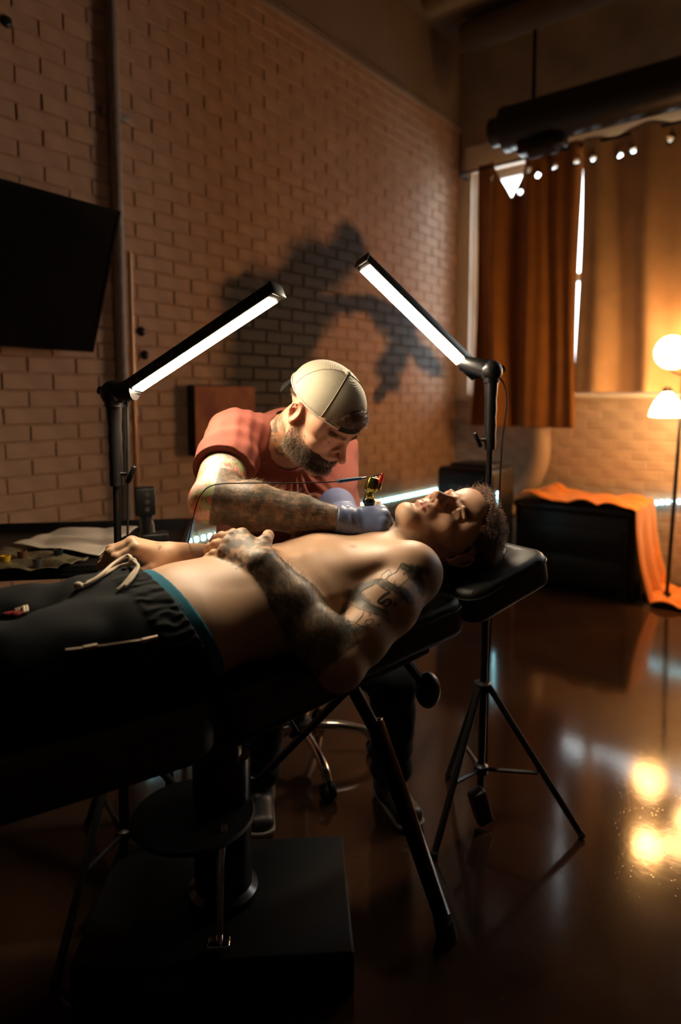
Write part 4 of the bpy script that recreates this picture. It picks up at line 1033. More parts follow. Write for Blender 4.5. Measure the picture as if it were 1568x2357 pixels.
def ink_lines(name, strokes, bvh, m, parent, width=.0016, lift=.0005):
    'flat ribbons of ink laid on the skin'
    mb = MB()
    for st in strokes:
        w = width
        if isinstance(st, tuple): st, w = st
        pts = smooth_curve([np.array([a, b, 0.]) for a, b in st], 6); hits = [on_skin(a[0], a[1], bvh) for a in pts]; hits = [h for h in hits if h[0] is not None]
        if len(hits) < 2: continue
        vs = []; fs = []
        for i, (p, nn) in enumerate(hits):
            tg = hits[min(i+1, len(hits)-1)][0]-hits[max(i-1, 0)][0]; sd = nrm(np.cross(nn, tg)+1e-9)*w*(.6+.4*math.sin(math.pi*i/(len(hits)-1)))/1.0
            vs += [p+nn*lift-sd*.5, p+nn*(lift+.0001), p+nn*lift+sd*.5]
        for i in range(len(hits)-1):
            if np.linalg.norm(hits[i+1][0]-hits[i][0]) > .02: continue
            a = i*3; fs += [(a, a+3, a+4, a+1), (a+1, a+4, a+5, a+2)]
        mb.add(vs, fs)
    if not mb.v: return None
    me = bpy.data.meshes.new(name); me.from_pydata(mb.v, [], mb.f); me.update(); return link(name, me, m, parent, smooth=True)
M_INKL = mat('tattoo_ink', (.028,.030,.026), .5)
def up(a): return [(780+x*240/1568, 1260+y*300/1960) for x, y in a]
arm_strokes = [up(a) for a in (
    [(930,250),(915,290),(860,370),(800,405),(740,450),(720,490),(760,530),(820,560),(850,585),(890,600)],
    [(930,250),(960,245),(1010,270),(1060,290),(1090,310),(1050,350),(1000,340),(950,310),(925,290)],
    [(1060,400),(1030,375),(990,380),(970,405),(985,425)],
    [(850,505),(830,540),(850,580),(890,600),(940,570),(990,520),(1040,480),(1060,430)],
    [(640,470),(650,410),(690,380),(750,340),(790,375),(780,400),(740,440),(720,470),(670,485),(640,470)], [(760,380),(735,430),(715,465)],
    [(640,470),(580,480),(540,500),(510,560),(430,600),(350,650),(315,700),(340,760),(430,825)],
    [(580,510),(610,570),(690,625),(770,665)], [(640,470),(580,510)], [(770,665),(700,700),(630,760),(580,820),(640,830)],
    [(430,825),(520,880),(600,900),(660,940),(700,910)], [(200,850),(240,890),(310,925),(380,945)],
    [(200,850),(150,900),(90,960),(40,1060),(80,1090),(160,1110),(250,1130)], [(380,945),(350,1030),(250,1140)],
    [(400,970),(480,970),(560,1000),(640,1030),(720,1080),(780,1150)], [(250,1140),(330,1180),(440,1210),(540,1240)],
    [(500,1090),(440,1080),(395,1120),(410,1160),(470,1160),(520,1120),(515,1080),(470,1075)],
    [(440,980),(480,990),(480,1015),(440,1020)], [(560,1180),(590,1150),(600,1180),(640,1130)],
    [(40,1250),(120,1290),(200,1320),(280,1310),(340,1270)], [(100,1230),(160,1170),(230,1160),(270,1210),(240,1250),(190,1240)])]
bold = [up(a) for a in ([(770,665),(690,710),(620,770),(580,820)], [(660,860),(690,800),(740,780),(780,800),(770,850),(720,890),(680,870)], [(820,840),(850,860),(840,900)], [(580,820),(640,835),(690,790)])]
ink_lines('tattoo_linework', [(s, .0016) for s in arm_strokes]+[(s, .0042) for s in bold], bvhC, M_INKL, client)
# grey tattoo shading on the upper arm painted into the skin
patch = [(up([(300,620),(420,560),(520,520)]), .011), (up([(170,720),(260,700),(330,820),(420,880)]), .014), (up([(430,880),(560,950),(700,980)]), .010), (up([(620,510),(700,560),(800,600),(900,640)]), .010),
         (up([(100,880),(60,980),(20,1080)]), .008), (up([(1000,290),(1100,330),(1200,340),(1320,360)]), .011), (up([(60,1200),(160,1230),(260,1260),(400,1230)]), .011), (up([(900,640),(1000,700),(1080,800)]), .014), (up([(1100,400),(1200,500),(1250,640)]), .016)]
cshade = skin.copy(); w3 = fbm(v, 220, 21)
for pl, wd in patch:
    pts = [on_skin(a, b, bvhC)[0] for a, b in pl]; pts = [p for p in pts if p is not None]
    for a, b in zip(pts[:-1], pts[1:]):
        d_, _ = seg_dist(v, a, b); cshade = mixc(cshade, INK*1.15, (1-smoothstep(d_+(w3-.5)*.012, wd*.55, wd*1.15))*(.55+.35*w2))
at_ = me.color_attributes['Col']; c4 = np.ones((len(v), 4), np.float32); c4[:,:3] = cshade; at_.data.foreach_set('color', c4.ravel())
# eyes, stud, earring
def eyes(H, person, iris, look):
    for x in (-1, 1):
        c = H(x*3.2, 7.08, -.10); e = MB().ball(c, 1.40*H.s, 20).build('eye', mat('eye_white', (.62,.52,.46), .15) if 'eye_white' not in MATS else MATS['eye_white'], person, smooth=True)
        lk = nrm(H.R@np.array(look)); MB().lathe(c+lk*1.34*H.s, [(.62*H.s,0),(.5*H.s,.10*H.s),(.0,.14*H.s)], 18, frame(np.cross(lk, (.3,.1,.9)), lk), close=False).build('iris', iris, e, smooth=True)
eyes(HC, client, mat('dark_iris', (.03,.015,.01), .08), (0, 1, -.15))
MB().ball(HC(-1.85, 10.35, -3.3), .0022, 10).build('nose_stud', mat('silver', (.9,.88,.85), .12, metal=1.), client, smooth=True)
ec = HC(-7.75, -.9, -4.1); MB().tube([ec+HC.R@np.array([0, math.cos(t)*.0055, math.sin(t)*.0065-.003]) for t in np.linspace(0, 6.28, 16)], .0009, 6, cap=False).build('earring', MATS['silver'], client, smooth=True)
# hair: short curls on top, shaved sides
rng = np.random.RandomState(3)
cand = np.nonzero(scalp > .6)[0]; topw = smoothstep(hl[cand,2]+hl[cand,1]*.25, 2.2, 6.0); pick = cand[rng.rand(len(cand)) < topw*.55+.08]
tw_ = smoothstep(hl[pick,2]+hl[pick,1]*.25, 2.2, 6.5)
hd = nv[pick]+rng.normal(size=(len(pick), 3))*.55+HC.R@np.array([0, -.1, .25])
tint = np.stack([.44+.28*rng.rand(len(pick)), .27+.17*rng.rand(len(pick)), .18+.14*rng.rand(len(pick))], 1)*.68*(.10+.90*tw_)[:,None]
hr = strands('hair', v[pick]-nv[pick]*.001, hd, .006+.022*tw_*(.6+.6*rng.rand(len(pick))), .0008, M_HAIR, client, curl=1., segs=9, cr=.0046, turns=1.9, colors=tint); tag(hr, 'short curly brown hair with a pink tint')
# forearm hair and belly hair
def fuzz(sel, n, L, rad, name, person, vv, nn_, along, c):
    k = rng.choice(np.nonzero(sel)[0], n); dv = nn_[k]*.5+along+rng.normal(size=(n, 3))*.35
    return strands(name, vv[k], dv, L*(.5+rng.rand(n)), rad, M_HAIR, person, segs=2, colors=np.tile(np.array(c), (n, 1))*(.5+rng.rand(n))[:,None])
fuzz((armm > 0) & (t > .05) & (t < .95), 1800, .011, .00022, 'arm_hair', client, v, nv, nrm(WR-EL), (.30,.20,.11))
# ---------------- sweatpants
KN = T3-ax*.52+NR*.105+UP*.03; KF = T3-ax*.52-NR*.105+UP*.03; HN = T3-ax*.10+NR*.082; HF = T3-ax*.10-NR*.082
AN = KN-ax*.42+np.array([0,0,-.03]); AF = KF-ax*.42+np.array([0,0,-.03])
Pn = Sdf(.03)
waist(Pn, .008)
Pn.ecap(HN, KN, (.095, .096), (.080, .080), NR, .04); Pn.ecap(HF, KF, (.095, .096), (.080, .080), NR, .04)
Pn.cone(KN, AN, .078, .060, .03); Pn.cone(KF, AF, .078, .060, .03)
Pn.ell(T3-ax*.12+UP*.075, (.07, .045, .035), np.stack([ax, NR, UP], 1), .04)
wa = nrm(ax*.93+UP*.30-NR*.08)
BT = T3-ax*.045+UP*.04
def pants_disp(p):
    r = p-T3; s_ = r@ax; n_ = r@NR; u_ = r@UP; w = (p-BT)@wa
    gather = smoothstep(w, -.062, -.05)*np.sin((np.arctan2(u_, n_*.62))*46+6*vnoise(p, 60, 2))*.0017+smoothstep(w, -.062, -.05)*.002
    fold = .011*np.sin(s_*38+n_*20+5*vnoise(p, 9, 3))*smoothstep(-w, .05, .12)*vnoise(p, 7, 5)
    fold2 = .009*(vnoise(p, 22, 7)-.5)
    return -(gather+fold+fold2)
Pn.cut(BT, wa)
pv, pq = Pn.mesh(.0034, disp=pants_disp)
pc_ = np.tile(np.array([.010, .012, .013]), (len(pv), 1))*(.8+.4*fbm(pv, 30, 2))[:,None]
pants = link('sweatpants', np_mesh('sweatpants', pv, pq, pc_), M_CLOTH, client); tag(pants, 'dark charcoal sweatpants')
# underwear band: a ring of cloth just above the pants
Uw = Sdf(.03); waist(Uw, .0035)
Uw.cut(BT+wa*.022, wa); Uw.cut(BT-wa*.012, -wa)
uv, uq = Uw.mesh(.0026); und = link('underwear_band', np_mesh('underwear_band', uv, uq, np.tile(np.array([.03, .17, .25]), (len(uv), 1))), M_CLOTH, client); tag(und, 'blue underwear waistband with raised lettering')
bvhU = BVHTree.FromPolygons([tuple(p) for p in uv], [tuple(map(int, f)) for f in uq])
def up2(a): return [(180+x*600/1568, 1180+y*500/1307) for x, y in a]
let = [up2(a) for a in ([(543,490),(552,505)], [(560,500),(553,520),(566,516)], [(570,512),(562,535)], [(575,520),(598,515)], [(586,520),(582,545)], [(600,530),(594,553)], [(610,540),(603,562),(618,548),(610,552),(622,566)], [(630,556),(624,576),(636,578)])]
ink_lines('band_lettering', [(s, .0022) for s in let], bvhU, mat('dark_teal_print', (.012,.06,.09), .7), und)
# drawstring and zip details
bvhP = BVHTree.FromPolygons([tuple(p) for p in pv], [tuple(map(int, f)) for f in pq])
def on_pants(px, py, lift):
    a, nn = on_skin(px, py, bvhP)
    return None if a is None else a+nn*lift
M_CORD = mat('cream_cord', (.66,.54,.42), .85, bump=.5, bscale=500, bdist=.001)
ds = MB()
def cord(pts, r=.0034): 
    q_ = [on_pants(a, b, c) for a, b, c in pts]; q_ = [x for x in q_ if x is not None]
    if len(q_) > 1: ds.tube(smooth_curve(q_, 6), r, 8)
cord([(175,1356,.005),(200,1352,.006),(235,1335,.010),(265,1312,.014),(292,1300,.018),(305,1303,.014)])
cord([(200,1350,.006),(240,1330,.006),(270,1314,.008),(300,1308,.010),(318,1312,.010),(305,1330,.007),(285,1352,.005),(272,1362,.003)])
cord([(306,1306,.014),(318,1318,.011),(308,1336,.009),(290,1354,.006)])
k_ = on_pants(183, 1355, .006)
if k_ is not None: ds.ball(k_, (.010, .008, .007), 12)
k_ = on_pants(306, 1306, .012)
if k_ is not None: ds.ball(k_, (.009, .008, .008), 12)
if ds.v: tag(ds.build('drawstring', M_CORD, client, smooth=True), 'cream drawstring tied at the waist')
zp = MB()
zq = [on_pants(x, y, .002) for x, y in ((150,1497),(220,1489),(300,1478),(362,1468))]; zq = [x for x in zq if x is not None]
if len(zq) > 1: zp.tube(smooth_curve(zq, 8), .0022, 6); zp.build('pocket_zip', mat('zip_metal', (.45,.36,.28), .35, metal=.8), client, smooth=True)
for a, b, nm in (((325,1477),(361,1468),'zip_pull'), ((190,1494),(222,1488),'zip_slider')):
    q0_, q1_ = on_pants(*a, .004), on_pants(*b, .004)
    if q0_ is not None and q1_ is not None: MB().tube([q0_, q1_], .0045, 8).build(nm, MATS['zip_metal'], client, smooth=True)
lq = [on_pants(x, y, .003) for x, y in ((8,1414),(34,1412),(50,1420))]
for k in range(5):
    a, b = on_pants(36+7*k*.9, 1403-1.5*k, .004), on_pants(40+7*k*.9, 1420-1.5*k, .004)
    if a is not None and b is not None: MB().tube([a, (a+b)/2+np.array([0,0,.003]), b], .0022, 6).build('lace_loop', M_CORD, client, smooth=True)
if all(x is not None for x in lq): MB().tube(lq, [.004, .008, .006], 8, flat=.4).build('red_tab', mat('red_tab_cloth', (.28,.02,.015), .8), client, smooth=True)
for A in (AN, AF):
    sh = Sdf(.02); tdir = nrm(np.array([0, 0, 1.])*.9-ax*.35); sh.ecap(A-ax*.06+UP*-.02, A-ax*.06+tdir*.17, (.042, .045), (.040, .030), NR, .02); sv, sq = sh.mesh(.006)
    link('shoe', np_mesh('shoe', sv, sq, np.tile(np.array([.03, .03, .032]), (len(sv), 1))), M_CLOTH, client)
# ================================================================ artist
HA = mk_head(P(741, 952, 1.66), D(.55, -.45, -.70), D(.54, -.44, .716), .0108)
NBA = P(655, 1000, 1.84); SR = P(540, 1008, 1.70); SL = P(770, 1035, 2.02); PV = W(-.285, 2.20, .60)
S = Sdf(.03)
UPA = nrm(NBA-PV); SDA = nrm(SL-SR)
CH = NBA+(PV-NBA)*.30; WA = NBA+(PV-NBA)*.68
S.ecap(CH+UPA*.05, CH-UPA*.12, (.165, .105), (.15, .10), SDA, .04); S.ecap(CH-UPA*.10, WA, (.15, .10), (.15, .10), SDA, .05); S.ecap(WA, PV, (.15, .10), (.16, .12), SDA, .05)
S.cone(NBA-UPA*.02, SR, .060, .055, .04); S.cone(NBA-UPA*.02, SL, .060, .055, .04)
S.cone(NBA-UPA*.03, HA(0, -2.2, -5.5), .068, .060, .03); S.cone(NBA+HA.R@np.array([0, .03, -.02]), HA(0, 3.0, -8.0), .045, .040, .03)
add_head(S, HA, brow=1.15, nose=1.04, lids=-.15)
ELA = P(492, 1150, 1.47); WRA = P(790, 1199, 1.50)
S.chain([SR, SR+(ELA-SR)*.4, ELA], [.056, .058, .050], .02)
S.chain([ELA, ELA+(WRA-ELA)*.28, ELA+(WRA-ELA)*.65, WRA], [.047, .054, .042, .030], .02)
S.ell(ELA+D(-.6, -.3, -.5)*.012, (.042, .042, .042), None, .02)
ELB = P(768, 1158, 1.86); WRB = P(792, 1188, 1.62)
S.chain([SL, ELB, WRB], [.056, .048, .030], .02)
gX = D(1, .05, -.02); gN = D(-.05, -.62, .78)
add_hand(S, WRA, gX, gN, np.cross(gN, gX), 1.0, curl=((62,70,40),(66,72,40),(70,72,40),(72,70,40)), splay=(3,0,-3,-6), thumb=[(.022,.024,-.012),(.052,.046,-.024),(.078,.040,-.040),(.098,.024,-.050)])
gX2 = D(.35, -.85, -.30); gN2 = D(-.3, -.35, .88)
add_hand(S, WRB, gX2, gN2, -np.cross(gN2, gX2), .98, curl=((14,20,16),(14,22,16),(16,24,16),(18,24,16)))
HIPR = PV+SDA*-.09+np.array([0,0,-.02]); HIPL = PV+SDA*.09+np.array([0,0,-.02])
KNR = W(-.22, 1.93, .53); KNL = P(905, 1560, 1.98); FTR = W(-.26, 2.02, .10); FTL = onfloor(900, 1850); FTL[2] = .10
S.chain([HIPR, KNR, FTR], [.075, .052, .036], .03); S.chain([HIPL, KNL, FTL], [.075, .052, .036], .03)
v, q = S.mesh(.0027); v = relax(v, q, 1, .35); nv = vnormals(v, q)
skin = np.tile(np.array([.55, .32, .21]), (len(v), 1)); skin *= (.9+.2*fbm(v, 40, 31))[:,None]
hl = HA.inv(v); near = np.linalg.norm(hl, axis=1) < 15; inhead = smoothstep(hl[:,2], -10.5, -8.5)*near
skin = mixc(skin, (.56, .28, .18), inhead*.5)
skin = mixc(skin, (.58, .22, .15), inhead*(1-smoothstep(np.linalg.norm(hl-np.array([0, 11, -3.4]), axis=1), 1.2, 2.6))*.5)
earA = (np.abs(hl[:,0]) > 7.0)*(hl[:,2] < 3.2)*(hl[:,2] > -4.5)*(np.abs(hl[:,1]+1.2) < 2.9); skin = mixc(skin, (.62, .25, .17), earA*.5)
beard = inhead*smoothstep(-hl[:,2]+.42*np.maximum(hl[:,1]-3.5, -4.5)*(hl[:,1] < 7.0)*.0, 2.4+0*hl[:,2], 3.6)*smoothstep(hl[:,1], -.9, .6)
beard = beard*np.where((hl[:,1] > 6.5) & (hl[:,2] > -4.9), 0, 1)*np.where((hl[:,1] > 4.5) & (hl[:,2] > -4.2-.22*(hl[:,1]-4.5)), 0, 1)
lipA = inhead*(1-smoothstep(np.hypot(hl[:,0]/1.9, (hl[:,2]+6.7)/.7), .7, 1.1))*(hl[:,1] > 8.4); beard = beard*(1-lipA)
side = inhead*smoothstep(hl[:,1], -1.2, .8)*(1-smoothstep(hl[:,1], 1.6, 3.2))*smoothstep(np.abs(hl[:,0]), 4.5, 5.5)*(1-earA)*(hl[:,2] > -3)
skin = mixc(skin, (.15, .085, .055), np.clip(beard*(.40+.35*smoothstep(-hl[:,2], 4, 7))+side*.35, 0, .8)); skin = mixc(skin, (.42, .14, .11), lipA*.7)
hairz = near*smoothstep(hl[:,2]*.9-hl[:,1]*.45, 2.6, 3.4)*(1-earA)*(hl[:,2] > -4)+near*(hl[:,2] > 4.2)*(hl[:,1] > 3)*(np.abs(hl[:,0]) < 5.4)+near*(hl[:,2] > 5.3)*(hl[:,1] > 0); hairz = np.clip(hairz, 0, 1); skin = mixc(skin, (.05, .03, .022), hairz*.9)
for x in (-1, 1):
    d, _ = seg_dist(hl, np.array([x*1.3, 9.3, 1.6]), np.array([x*4.9, 7.9, 1.8])); skin = mixc(skin, (.12, .065, .04), (1-smoothstep(d, .4, .9))*.75)
# tattoos: dark forearm, coloured upper arm, coloured neck
d, t = seg_dist(v, ELA, WRA); w1 = fbm(v, 65, 41); w2 = fbm(v, 150, 45); ln = 1-smoothstep(np.abs(fbm(v, 60, 47)-.5), .010, .030)
fa = (d < .075)*(t > .0)*(((v-ELA)@gX) > -.012)
skin = mixc(skin, (.062, .066, .056), np.clip(.50+smoothstep(w1, .30, .55)*.38+ln*.3+(w2-.5)*.4, 0, .93)*fa)
dU, tU = seg_dist(v, SR, ELA); ua = (dU < .075)*(1-fa)*((v-SR)@nrm(ELA-SR) > 0)*(((v-WA)@SDA) < 0)
skin = mixc(skin, (.62, .42, .40), ua*.6)
c1 = fbm(v, 42, 51); c2 = fbm(v, 48, 57); c3 = fbm(v, 36, 61)
skin = mixc(skin, (.30, .36, .16), ua*smoothstep(c1, .54, .60)*.85); skin = mixc(skin, (.62, .16, .13), ua*smoothstep(c2, .57, .62)*.85); skin = mixc(skin, (.55, .48, .10), ua*smoothstep(c3, .60, .66)*.4)
skin = mixc(skin, (.10, .12, .10), ua*np.clip((1-smoothstep(np.abs(c1-.57), .006, .018))+(1-smoothstep(np.abs(c2-.595), .006, .016)), 0, 1)*.75)
dN, tN = seg_dist(v, NBA, HA(0, -2.2, -4.5)); nka = (dN < .085)*(1-inhead*smoothstep(hl[:,2], -7.5, -6.0))*(tN > .05)
nka = nka*(1-smoothstep(hl[:,2], -4.5, -3.0))*(hl[:,1] < 2.5)
skin = mixc(skin, (.60, .27, .09), nka*smoothstep(c2, .44, .54)*.8); skin = mixc(skin, (.09, .11, .10), nka*np.clip((1-smoothstep(np.abs(c1-.5), .012, .04))+smoothstep(c3, .55, .62)*.8, 0, 1)*.85)
artist = empty('person', W(-.20, 2.22, .0), 'tattoo artist in a rust t-shirt and backwards cap leaning over the client', 'person')
me = np_mesh('body', v, q, skin); abody = link('body', me, M_SKIN, artist); tag(abody, 'bearded face, tattooed neck and arms')
eyes(HA, artist, MATS['dark_iris'], (0, .75, -.65))
AVv, AVn, AHL = v, nv, hl
rng = np.random.RandomState(11)
# beard and moustache
bsel = np.nonzero((beard > .5) & (rng.rand(len(v)) < .18+.82*smoothstep(-hl[:,2]+.5*np.maximum(hl[:,1]-5, 0), 3.2, 6.5)))[0]; pick = rng.choice(bsel, 8500); dn = hl[pick]
fl_ = nv[pick]*.55+HA.R@np.array([0, .10, -.75])+rng.normal(size=(len(pick), 3))*.30
Lb = (.004+.013*smoothstep(-dn[:,2], 4.5, 10.)+.005*(dn[:,1] > 7.5)*(dn[:,2] > -6.3))*(.5+.8*rng.rand(len(pick)))
ct = np.array([[.24,.145,.085]])*((.35+.8*rng.rand(len(pick)))*(1-.55*smoothstep(dn[:,1], 3.5, 7.)))[:,None]; ct[rng.rand(len(pick)) < .12] = (.38, .30, .24)
tag(strands('beard', v[pick], fl_, Lb, .00038, M_HAIR, artist, segs=3, colors=ct, curl=.4, cr=.0015, turns=1.2), 'full brown beard and moustache')
# brows
bw = []
for x in (-1, 1):
    dd, _ = seg_dist(hl, np.array([x*1.3, 9.3, 1.6]), np.array([x*4.9, 7.9, 1.8])); bw += list(rng.choice(np.nonzero((dd < .65) & near)[0], 160))
bw = np.array(bw); strands('eyebrows', v[bw], nv[bw]*.5+HA.R@np.array([0, 0, .4])+np.sign(hl[bw,0])[:,None]*HA.R[:,0]*.8, .006, .00035, M_HAIR, artist, segs=2, colors=np.tile(np.array([[.13,.07,.04]]), (len(bw), 1)))
# hair in the cap opening and at the sides
hs_ = np.nonzero((hairz > .5) & ((hl[:,1] > 4) & (np.abs(hl[:,0]) < 5.2) | (hl[:,2] < 3.5)))[0]; pick = rng.choice(hs_, 2200)
frt = hl[pick,1] > 4
fl_ = np.where(frt[:,None], nv[pick]*.08+HA.R[:,0]*.8*np.sign(rng.rand(len(pick))-.25)[:,None]*-1+HA.R[:,2]*.3, nv[pick]*.35-HA.R[:,2]*.8)+rng.normal(size=(len(pick), 3))*.22
strands('hair', v[pick], fl_, np.where(frt, .013, .007)*(.5+.7*rng.rand(len(pick))), .00055, M_HAIR, artist, segs=4, colors=np.array([[.11,.06,.033]])*(.4+1.0*rng.rand(len(pick)))[:,None], curl=.5, cr=.003, turns=.7)
sel = (d < .075) & (t > .02) & (t < .97)
fuzz(sel, 2200, .012, .00022, 'arm_hair', artist, v, nv, nrm(WRA-ELA)*.8, (.34,.24,.14))
# ---------------- cap, worn backwards
Cp = Sdf(.004); s_ = HA.s
Cp.ell(HA(0, -.9, 3.6), np.array([8.35, 10.2, 8.2])*s_, HA.R, .001); Cp.ell(HA(0, -.9, 3.5), np.array([8.05, 9.9, 7.9])*s_, HA.R, .0005, '-')
rimn = HA.R@nrm(np.array([0, .05, -1.])); Cp.cut(HA(0, 0, 3.05), rimn)
Rr = HA.R
Cp.ell(HA(0, 9.0, 3.8), np.array([4.3, 6.5, 4.45])*s_, Rr, .002, '-')
cv, cq = Cp.mesh(.0021); cv = relax(cv, cq, 2, .4)
cap_o = empty('cap', HA(0, 0, 12), None) if False else None
def cap_mat():
    m = mat('mesh_cap_cloth', (.56,.50,.39), .85); nt = m.node_tree; n = nt.nodes; L = nt.links; b = n['Principled BSDF']
    at = n.new('ShaderNodeAttribute'); at.attribute_name = 'loc'; sp = n.new('ShaderNodeSeparateXYZ'); L.new(at.outputs['Vector'], sp.inputs[0])
    w = n.new('ShaderNodeMath'); w.operation = 'MULTIPLY'; w.inputs[1].default_value = 36.; L.new(sp.outputs[2], w.inputs[0])
    sn = n.new('ShaderNodeMath'); sn.operation = 'SINE'; L.new(w.outputs[0], sn.inputs[0])
    r = n.new('ShaderNodeMapRange'); r.inputs['From Min'].default_value = -.4; r.inputs['From Max'].default_value = .9; L.new(sn.outputs[0], r.inputs['Value'])
    mx = n.new('ShaderNodeMix'); mx.data_type = 'RGBA'; mx.inputs['A'].default_value = (.33,.29,.21,1); mx.inputs['B'].default_value = (.50,.45,.35,1); L.new(r.outputs['Result'], mx.inputs['Factor']); L.new(mx.outputs['Result'], b.inputs['Base Color'])
    bp = n.new('ShaderNodeBump'); bp.inputs['Strength'].default_value = .5; bp.inputs['Distance'].default_value = .001; L.new(r.outputs['Result'], bp.inputs['Height']); L.new(bp.outputs['Normal'], b.inputs['Normal'])
    return m
M_CAP = cap_mat(); me = np_mesh('cap', cv, cq); loc = me.attributes.new('loc', 'FLOAT_VECTOR', 'POINT'); loc.data.foreach_set('vector', HA.inv(cv).astype(np.float32).ravel())
cap = link('cap', me, M_CAP, artist); tag(cap, 'cream mesh cap worn backwards')
M_CAPC = mat('cap_cotton', (.62,.56,.44), .85, bump=.3, bscale=700, bdist=.0005); M_CAPD = mat('cap_dark_strap', (.010,.010,.010), .75, spec=.2)
def on_cap(a, el, off=.12):
    'a point on the crown: azimuth from the front, elevation'
    c_ = np.array([0, -.9, 3.6]); r_ = np.array([8.35, 10.2, 8.2])+off; return HA(*(c_+r_*np.array([math.cos(el)*math.sin(a), math.cos(el)*math.cos(a), math.sin(el)])))
bt = on_cap(0, math.pi/2, .1); MB().lathe(bt, [(.009,-.002),(.008,.003),(.004,.006),(.0,.0065)], 16, HA.R).build('button', M_CAPC, cap, smooth=True)
for a in (math.radians(58), math.radians(-58), math.radians(118), math.radians(-118)):
    MB().tube([on_cap(a, e, .05) for e in np.linspace(.02, 1.5, 14)], .0013, 6, flat=.5).build('seam', M_CAPC, cap, smooth=True)
rim_pts = []
for a in np.linspace(math.radians(27), math.radians(333), 50):
    # where the crown meets the rim plane
    for e in np.linspace(-.4, .6, 120):
        p = on_cap(a, e, .04)
        if (p-HA(0, 0, 3.05))@rimn < 0: rim_pts.append(p); break
MB().tube(rim_pts, .0048, 8, flat=.35).build('rim_band', M_CAPC, cap, smooth=True)
arch = []
for th in np.linspace(0.12, math.pi-.12, 24):
    x = 4.35*math.cos(th); z = 3.6+4.5*math.sin(th); yy = 10.3*math.sqrt(max(0, 1-(x/8.4)**2-((z-3.6)/8.25)**2))-.9; arch.append(HA(x, yy, z))
MB().tube(arch, .0028, 8).build('arch_binding', M_CAPC, cap, smooth=True)
stp = []
for a in np.linspace(math.radians(-29), math.radians(29), 16):
    x = 8.7*math.sin(a); y = 10.65*math.cos(a)-.9; stp.append((HA(x, y, 3.25), HA(x, y, 4.55), HA(x*.975, y-.25, 4.55), HA(x*.975, y-.25, 3.25)))
sm = MB(); sm.add([p for r_ in stp for p in r_], [(i*4+k, i*4+(k+1) % 4, i*4+4+(k+1) % 4, i*4+4+k) for i in range(len(stp)-1) for k in range(4)]); sm.build('strap', M_CAPD, cap, smooth=True)
bl_ = MB(); vs = []; nA, nB = 18, 8
for top in (0, 1):
    for i in range(nA+1):
        a = math.pi+math.radians(-40+80*i/nA)
        for j in range(nB+1):
            r_ = 1+.20*j/nB*math.cos((a-math.pi)*1.45); x = 8.2*math.sin(a)*(1+.0*j); y = 9.9*math.cos(a)*r_-.9; z = 1.9-.50*j-.5*(x/8)**2*j/nB+(.3 if top else 0); vs.append(HA(x, y, z))
st_ = (nA+1)*(nB+1); fs = []
for i in range(nA):
    for j in range(nB):
        a = i*(nB+1)+j; fs += [(a, a+1, a+nB+2, a+nB+1), (a+st_, a+nB+1+st_, a+nB+2+st_, a+1+st_)]
for i in range(nA): a = i*(nB+1)+nB; fs.append((a, a+st_, a+nB+1+st_, a+nB+1))
bl_.add(vs, fs); bl_.build('bill', M_CAPD, cap, smooth=True)
MB().tube(smooth_curve([HA(-3.9,8.6,4.2), HA(-4.2,9.2,3.9), HA(-4.4,9.6,3.4)], 4), .0012, 5).build('loose_thread', M_CAPC, cap, smooth=True) if False else None
th0 = HA(-4.4, 8.5, 3.9); MB().tube(smooth_curve([th0, th0+D(1, 0, -.3)*.008, th0+D(1, 0, -.9)*.016], 5), .0009, 5).build('loose_thread', M_CAPC, cap, smooth=True)
# ---------------- t-shirt
Ts = Sdf(.03); g = .010
Ts.ecap(CH+UPA*.05, CH-UPA*.12, (.165+g, .105+g), (.15+g, .10+g), SDA, .04); Ts.ecap(CH-UPA*.10, WA, (.15+g, .10+g), (.152+g, .105+g), SDA, .05); Ts.ecap(WA, PV+UPA*.02, (.152+g, .105+g), (.17, .135), SDA, .05)
Ts.cone(NBA-UPA*.02, SR, .060+g, .058+g, .05); Ts.cone(NBA-UPA*.02, SL, .060+g, .058+g, .05); Ts.cone(NBA-UPA*.05, NBA+nrm(HA(0,0,-8)-NBA)*.02, .078, .070, .03)
UA = nrm(ELA-SR); Ts.chain([SR, SR+UA*.09, SR+UA*.175], [.056+g, .060+g, .067+g], .03); UB = nrm(ELB-SL); Ts.chain([SL, SL+UB*.32], [.058+g, .066+g], .03)
dn = NBA+nrm(HA(0,0,-8)-NBA)*.06
Ts.cone(NBA+nrm(HA(0,0,-8)-NBA)*.015+HA.R[:,1]*.03, NBA+nrm(HA(0,0,-8)-NBA)*.12+HA.R[:,1]*.03, .074, .085, .01, '-')
Ts.cone(NBA-UPA*.005, NBA+nrm(HA(0,0,-8)-NBA)*.12, .068, .075, .008, '-')
SLV = SR+UA*.150
def sleeve_cut(X, Y, Z):
    a = (X-SLV[0])*UA[0]+(Y-SLV[1])*UA[1]+(Z-SLV[2])*UA[2]
    c_ = ELA; r_ = np.sqrt((X-c_[0])**2+(Y-c_[1])**2+(Z-c_[2])**2)
    # only near the arm itself
    px, py, pz = X-SR[0], Y-SR[1], Z-SR[2]; tt = px*UA[0]+py*UA[1]+pz*UA[2]
    rad = np.sqrt(np.maximum(px**2+py**2+pz**2-tt**2, 0))
    return np.where(rad < .090, a, -.05)
Ts.post.append(sleeve_cut)
